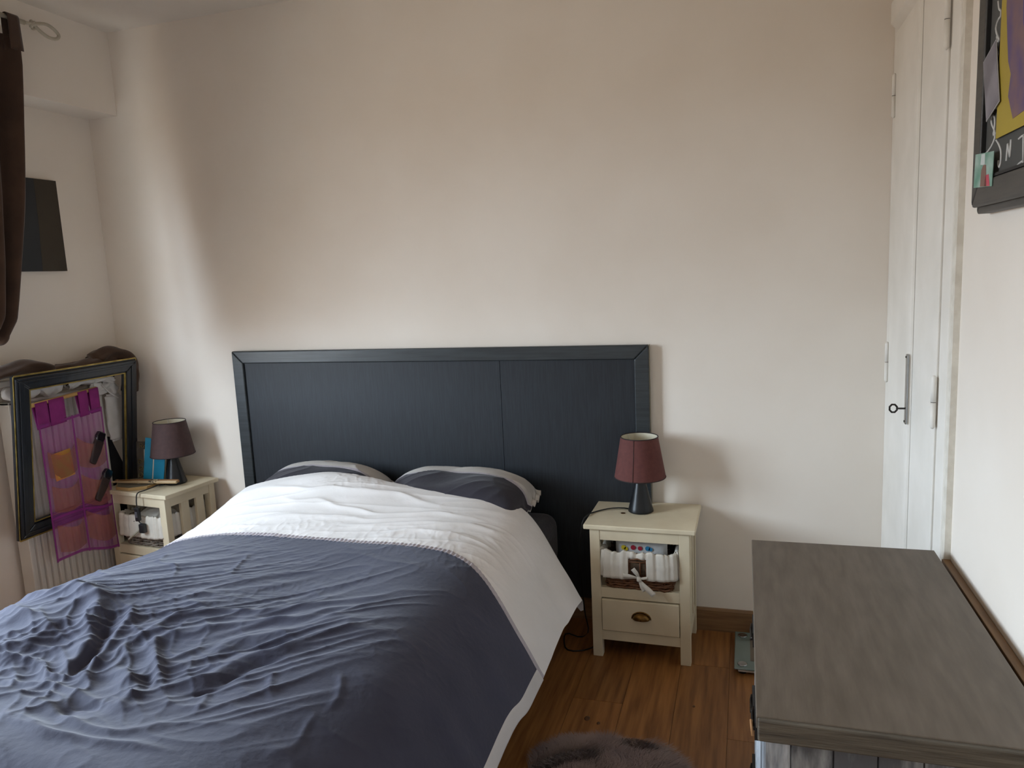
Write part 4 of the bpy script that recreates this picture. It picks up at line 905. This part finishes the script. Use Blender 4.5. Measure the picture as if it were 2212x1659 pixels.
# things in the pockets
def inpocket(y_, t_, dx=0.008): p_ = Vector(voile(y_, t_)); return (org.location.x+p_.x+dx, y_, p_.z)
m_case = mat('dark_case', '#2a1d1c', '#382826', rough=0.45, scale=20); m_lens = mat('dark_lens', '#17151a', rough=0.15, coat=0.5)
def glasses(label, y_, t_, rx_):
    g = thing('sunglasses', label, 'sunglasses', inpocket(y_, t_, 0.018), 0, 'dark glasses in the purple pockets')
    M_ = Matrix.Rotation(rx_, 4, 'X')
    MB().prism([(-0.020, -0.075), (0.012, -0.080), (0.024, -0.02), (0.028, 0.03), (0.022, 0.062), (-0.022, 0.062), (-0.028, 0.02)], -0.008, 0.008, 'x', M=M_).build('case', m_case, g, 0.006, 3)
    MB().prism([(-0.020, 0.035), (0.020, 0.035), (0.026, 0.055), (0.024, 0.082), (-0.018, 0.086), (-0.026, 0.06)], -0.010, 0.011, 'x', M=M_).build('lens_end', m_lens, g, 0.005, 3)
glasses('dark sunglasses leaning in the upper right pocket of the purple organizer', (y2a+y2b)/2+0.015, 0.27, -0.45)
glasses('dark sunglasses leaning in the middle right pocket of the purple organizer', (y2a+y2b)/2+0.020, 0.535, -0.55)
kt = thing('card', 'orange and yellow card in the upper left pocket of the purple organizer', 'card', inpocket((y1a+y1b)/2, 0.32, 0.006))
MB().box(-0.001, 0.001, -0.052, 0.052, -0.070, 0.060, M=Matrix.Rotation(0.08, 4, 'X')).build('card_sheet', mat('orange_card', '#c0703a', '#b89a3c', rough=0.7, scale=14), kt)
MB().prism([(-0.042, -0.060), (0.046, -0.060), (0.034, 0.036), (-0.030, 0.026)], 0.001, 0.0016, 'x', M=Matrix.Rotation(0.08, 4, 'X')).build('printed_patch', mat('yellow_card', '#c08a34', '#b5a03c', rough=0.7, scale=22), kt)

# ------------------------------------------------------------------ laundry on the radiator
m_linen = mat('white_linen', '#d5d1cc', '#cac5bf', rough=0.9, scale=10, bump=0.4, bscale=40, bdist=0.004)
def blob(name, label, cat, c, r, seed, m_, amp=0.14, fl=2.4, group=None):
    """soft heap: lumpy superellipsoid with creases"""
    n1, n2 = 40, 64; rr_ = np.random.default_rng(seed); A = np.zeros((n1, n2, 3)); ph = rr_.uniform(0, 6.3, 12)
    for j in range(n1):
        a = -PI/2+PI*j/(n1-1)
        for i in range(n2):
            b = 2*PI*i/n2
            d = Vector((math.cos(a)*math.cos(b), math.cos(a)*math.sin(b), math.sin(a)))
            k = 1+amp*(0.5*math.sin(3*b+ph[0]+2*a)+0.35*math.sin(5*b+ph[1]-3*a)+0.3*math.sin(9*b+ph[2]+4*a)*math.cos(a)+0.3*abs(math.sin(4*a+2*b+ph[3])))
            sg = lambda v_, p_: math.copysign(abs(v_)**p_, v_)
            A[j, i] = (sg(d.x, 2/fl)*r[0]*k, sg(d.y, 2/fl)*r[1]*k, sg(d.z, 2/fl)*r[2]*k)
    o = MB().grid(A, closed_u=True).build(name, m_, None, loc=c); return tag(o, label, cat, group)
def foldstrip(mb, path, w, amp, seed, up=(0, 0, 1), nw=14):
    P_ = spline(path, 60); r_ = np.random.default_rng(seed); ph = r_.uniform(0, 6, 6); A = []
    for i, p_ in enumerate(P_):
        t_ = P_[min(i+1, 59)]-P_[max(i-1, 0)]; t_ = Vector(t_).normalized(); n_ = t_.cross(Vector((1, 0, 0))).normalized() if abs(t_.x) < 0.9 else Vector((0, 0, 1))
        row = []
        for k in range(nw*2):
            a = 2*PI*k/(nw*2); rad = 1+amp*(math.sin(3*a+ph[0]+i*0.11)+0.7*math.sin(5*a+ph[1]-i*0.17)+0.5*math.sin(2*a+ph[2]+i*0.31))
            row.append(tuple(Vector(p_)+(n_*math.cos(a)*w[0]+Vector((1, 0, 0))*math.sin(a)*w[1])*rad*(1 if 2 < i < 57 else 0.75)))
        A.append(row)
    return mb.grid(np.array(A), closed_u=True)
blob('white_garment', 'rounded white garment folded on the radiator, left end behind the black frame', 'garment', (-3.150, 2.545, 1.172), (0.036, 0.085, 0.040), 4, m_linen, 0.08)
blob('white_garment', 'bunched white garment on the radiator between the shelf and the brown cloth', 'garment', (-3.150, 2.690, 1.180), (0.034, 0.060, 0.046), 9, m_linen, 0.16)
tw = thing('white_shirt', 'twisted white shirt draped over the right end of the radiator with a hanging sleeve', 'shirt', (0, 0, 0))
foldstrip(MB(), [(-3.128, 2.77, 1.162), (-3.122, 2.84, 1.178), (-3.120, 2.91, 1.170), (-3.118, 2.98, 1.172), (-3.118, 3.035, 1.150)], (0.018, 0.022), 0.16, 3).build('shoulder', m_linen, tw)
foldstrip(MB(), [(-3.135, 2.90, 1.150), (-3.13, 2.96, 1.120), (-3.13, 3.02, 1.130), (-3.13, 3.055, 1.09)], (0.028, 0.016), 0.16, 5).build('collar', m_linen, tw)
foldstrip(MB(), [(-3.140, 3.045, 1.08), (-3.142, 3.040, 0.98), (-3.144, 3.050, 0.90), (-3.146, 3.055, 0.835)], (0.052, 0.016), 0.06, 6).build('sleeve', m_linen, tw)
MB().tube([(-3.112, 2.955, 1.14), (-3.108, 3.000, 1.09), (-3.108, 3.045, 1.06)], 0.004, 6).build('tie_string', m_linen, tw)
tag(foldstrip(MB(), [(-3.16, 3.150, 1.06), (-3.16, 3.158, 0.99), (-3.16, 3.165, 0.945)], (0.032, 0.012), 0.06, 9).build('white_cloth', m_linen), 'strip of white cloth hanging in the corner right of the black frame', 'cloth')
m_dark = mat('plain_black', '#141214', '#1b181a', rough=0.9)
tag(MB().prism([(3.015, 0.30), (3.13, 0.30), (3.09, 0.70), (3.025, 0.86), (3.010, 0.80)], -3.20, -3.17, 'x').build('black_wedge', m_dark, None, 0.008, 3), 'black pointed shape between the radiator and the corner stand', 'case')  # plain black pointed prism beside the radiator

# ------------------------------------------------------------------ brown cloth lying along the radiator top
m_brown = mat('brown_curtain_cloth', '#3f2c20', '#4a3527', rough=0.9, scale=10, bump=0.3, bscale=180, bdist=0.002, sheen=0.2)
bc = thing('brown_cloth', 'brown cloth heaped along the shelf and over the corner of the black frame', 'cloth', (0, 0, 0))
foldstrip(MB(), [(-3.13, 2.22, 1.255), (-3.13, 2.34, 1.262), (-3.13, 2.46, 1.274), (-3.135, 2.56, 1.285), (-3.135, 2.66, 1.262), (-3.14, 2.70, 1.240)], (0.030, 0.05), 0.10, 12).build('left_roll', m_brown, bc)
foldstrip(MB(), [(-3.145, 2.66, 1.232), (-3.145, 2.76, 1.240), (-3.145, 2.85, 1.242), (-3.14, 2.95, 1.256), (-3.135, 3.03, 1.266), (-3.13, 3.08, 1.262)], (0.030, 0.04), 0.10, 13).build('right_roll', m_brown, bc)
foldstrip(MB(), [(-3.15, 2.94, 1.265), (-3.13, 3.00, 1.292), (-3.12, 3.07, 1.288), (-3.11, 3.125, 1.262), (-3.11, 3.150, 1.20), (-3.115, 3.150, 1.12), (-3.12, 3.140, 1.06)], (0.032, 0.045), 0.14, 14).build('corner_fall', m_brown, bc)
foldstrip(MB(), [(-3.165, 2.74, 1.205), (-3.165, 2.85, 1.21), (-3.165, 2.97, 1.215), (-3.165, 3.09, 1.20)], (0.060, 0.022), 0.06, 15).build('hanging_fold', m_brown, bc)

# ------------------------------------------------------------------ dark canvas on the left wall
m_cv1 = mat('olive_canvas', '#332c22', '#3b3327', rough=0.7, scale=4, bump=0.1, bscale=300)
m_cv2 = mat('blue_black_canvas', '#1a1f24', '#20262b', rough=0.6, scale=4)
cv = thing('canvas', 'dark olive and black painted canvas on the left wall beside the curtain', 'painting', (XL, 2.5, 1.717))
box('stretcher', m_cv1, cv, 0.0, 0.018, 0.0, 0.457, 0.0, 0.438)
MB().prism([(0.0, 0.0), (0.318, 0.0), (0.330, 0.22), (0.335, 0.438), (0.0, 0.438)], 0.018, 0.0186, 'x').build('dark_field', m_cv2, cv)
MB().prism([(0.3185, 0.0), (0.457, 0.0), (0.457, 0.438), (0.3355, 0.438), (0.3305, 0.22)], 0.018, 0.0186, 'x').build('olive_field', m_cv1, cv)

# ------------------------------------------------------------------ curtain rod and curtain
m_rod = mat('white_rod_paint', '#bdb5a4', '#b1a998', rough=0.45, scale=20)
rodX, rodZ = -2.975, 2.772
cr_ = thing('curtain_rod', 'white curtain rod with twisted loop finial above the brown curtain', 'curtain rod', (rodX, 0, rodZ))
MB().tube([(0, 0.55, 0), (0, 2.665, 0)], 0.010, 14).build('rod', m_rod, cr_)
fin = MB()
lp_ = [(0, 2.66, 0.0), (0.004, 2.70, 0.004), (0.008, 2.735, 0.014), (0.004, 2.775, 0.022), (-0.002, 2.815, 0.014), (-0.002, 2.838, -0.006), (0.0, 2.820, -0.026), (0.0, 2.780, -0.030), (-0.006, 2.745, -0.012), (-0.008, 2.715, 0.010), (0.0, 2.700, 0.016)]
fin.tube([tuple(q_) for q_ in spline(lp_, 60)], 0.0074, 8)
fin.tube([tuple(q_) for q_ in spline([(0.004, 2.688, -0.012), (0.008, 2.705, 0.010), (-0.004, 2.72, 0.016), (-0.010, 2.722, -0.008), (0.0, 2.700, -0.016)], 24)], 0.005, 8)
fin.build('finial', m_rod, cr_)
br = MB().box(-0.095, -0.088, 2.515, 2.565, -0.055, 0.025); br.box(-0.090, 0.006, 2.530, 2.548, -0.045, -0.010)
br.lathe([(0.006, 0), (0.006, 0.004)], seg=12, c=(0, 2.539, -0.01)); br.build('bracket', m_white, cr_, 0.002)
cu = thing('curtain', 'brown tab-top curtain gathered to the side at the left edge', 'curtain', (rodX, 0, 0))
nu, nv = 130, 90
Pc = np.zeros((nv, nu, 3))
for j in range(nv):
    t_ = j/(nv-1)
    yr = np.interp(t_, [0, 0.3, 0.55, 0.78, 0.88, 0.95, 1.0], [2.616, 2.560, 2.518, 2.470, 2.446, 2.426, 2.382])
    yl = np.interp(t_, [0, 0.3, 0.6, 0.8, 1.0], [1.50, 1.52, 1.57, 1.64, 1.70])
    amp = np.interp(t_, [0, 0.1, 0.6, 1.0], [0.018, 0.032, 0.040, 0.034])
    for i in range(nu):
        s_ = i/(nu-1)
        y_ = yl+(yr-yl)*s_
        zb_ = 1.435+0.012*math.sin(s_*9)+0.22*max(0, 0.95-s_)**1.15
        z_ = 2.705*(1-t_)+zb_*t_
        Pc[j, i] = (amp*math.sin(s_*2*PI*9.2+0.6*math.sin(3*t_+s_*4)+0.9)+0.012*math.sin(s_*31+5*t_), y_+0.006*math.sin(s_*40+4*t_), z_)
# the lower edge turns back towards the wall
tail = Pc[-1:].copy(); tails = [Pc]
for k in range(1, 9):
    q_ = tail.copy(); a = k/8*PI*0.75; q_[..., 0] -= 0.045*(1-math.cos(a)); q_[..., 2] -= 0.040*math.sin(a); q_[..., 1] -= 0.02*k/8; tails.append(q_)
MB().grid(np.concatenate(tails, 0)).build('drape', m_brown, cu, solid=0.003)
for k in range(4):
    yc = 2.598-k*0.17
    Pt = []
    for t_ in np.linspace(0, 1, 20):
        a = -0.35*PI+t_*1.7*PI
        if t_ < 0.25: q_ = t_/0.25; x_, z_ = 0.018, 2.64+(rodZ-2.64)*q_
        elif t_ < 0.75: an = (t_-0.25)/0.5*PI; x_, z_ = 0.018*math.cos(an), rodZ+0.016*math.sin(an)
        else: q_ = (t_-0.75)/0.25; x_, z_ = -0.018, rodZ-(rodZ-2.64)*q_
        Pt.append([(x_, yc+w_*0.030*(1-0.15*math.sin(PI*t_)), z_) for w_ in np.linspace(-1, 1, 5)])
    MB().grid(np.array(Pt)).build('tab', m_brown, cu, solid=0.003)
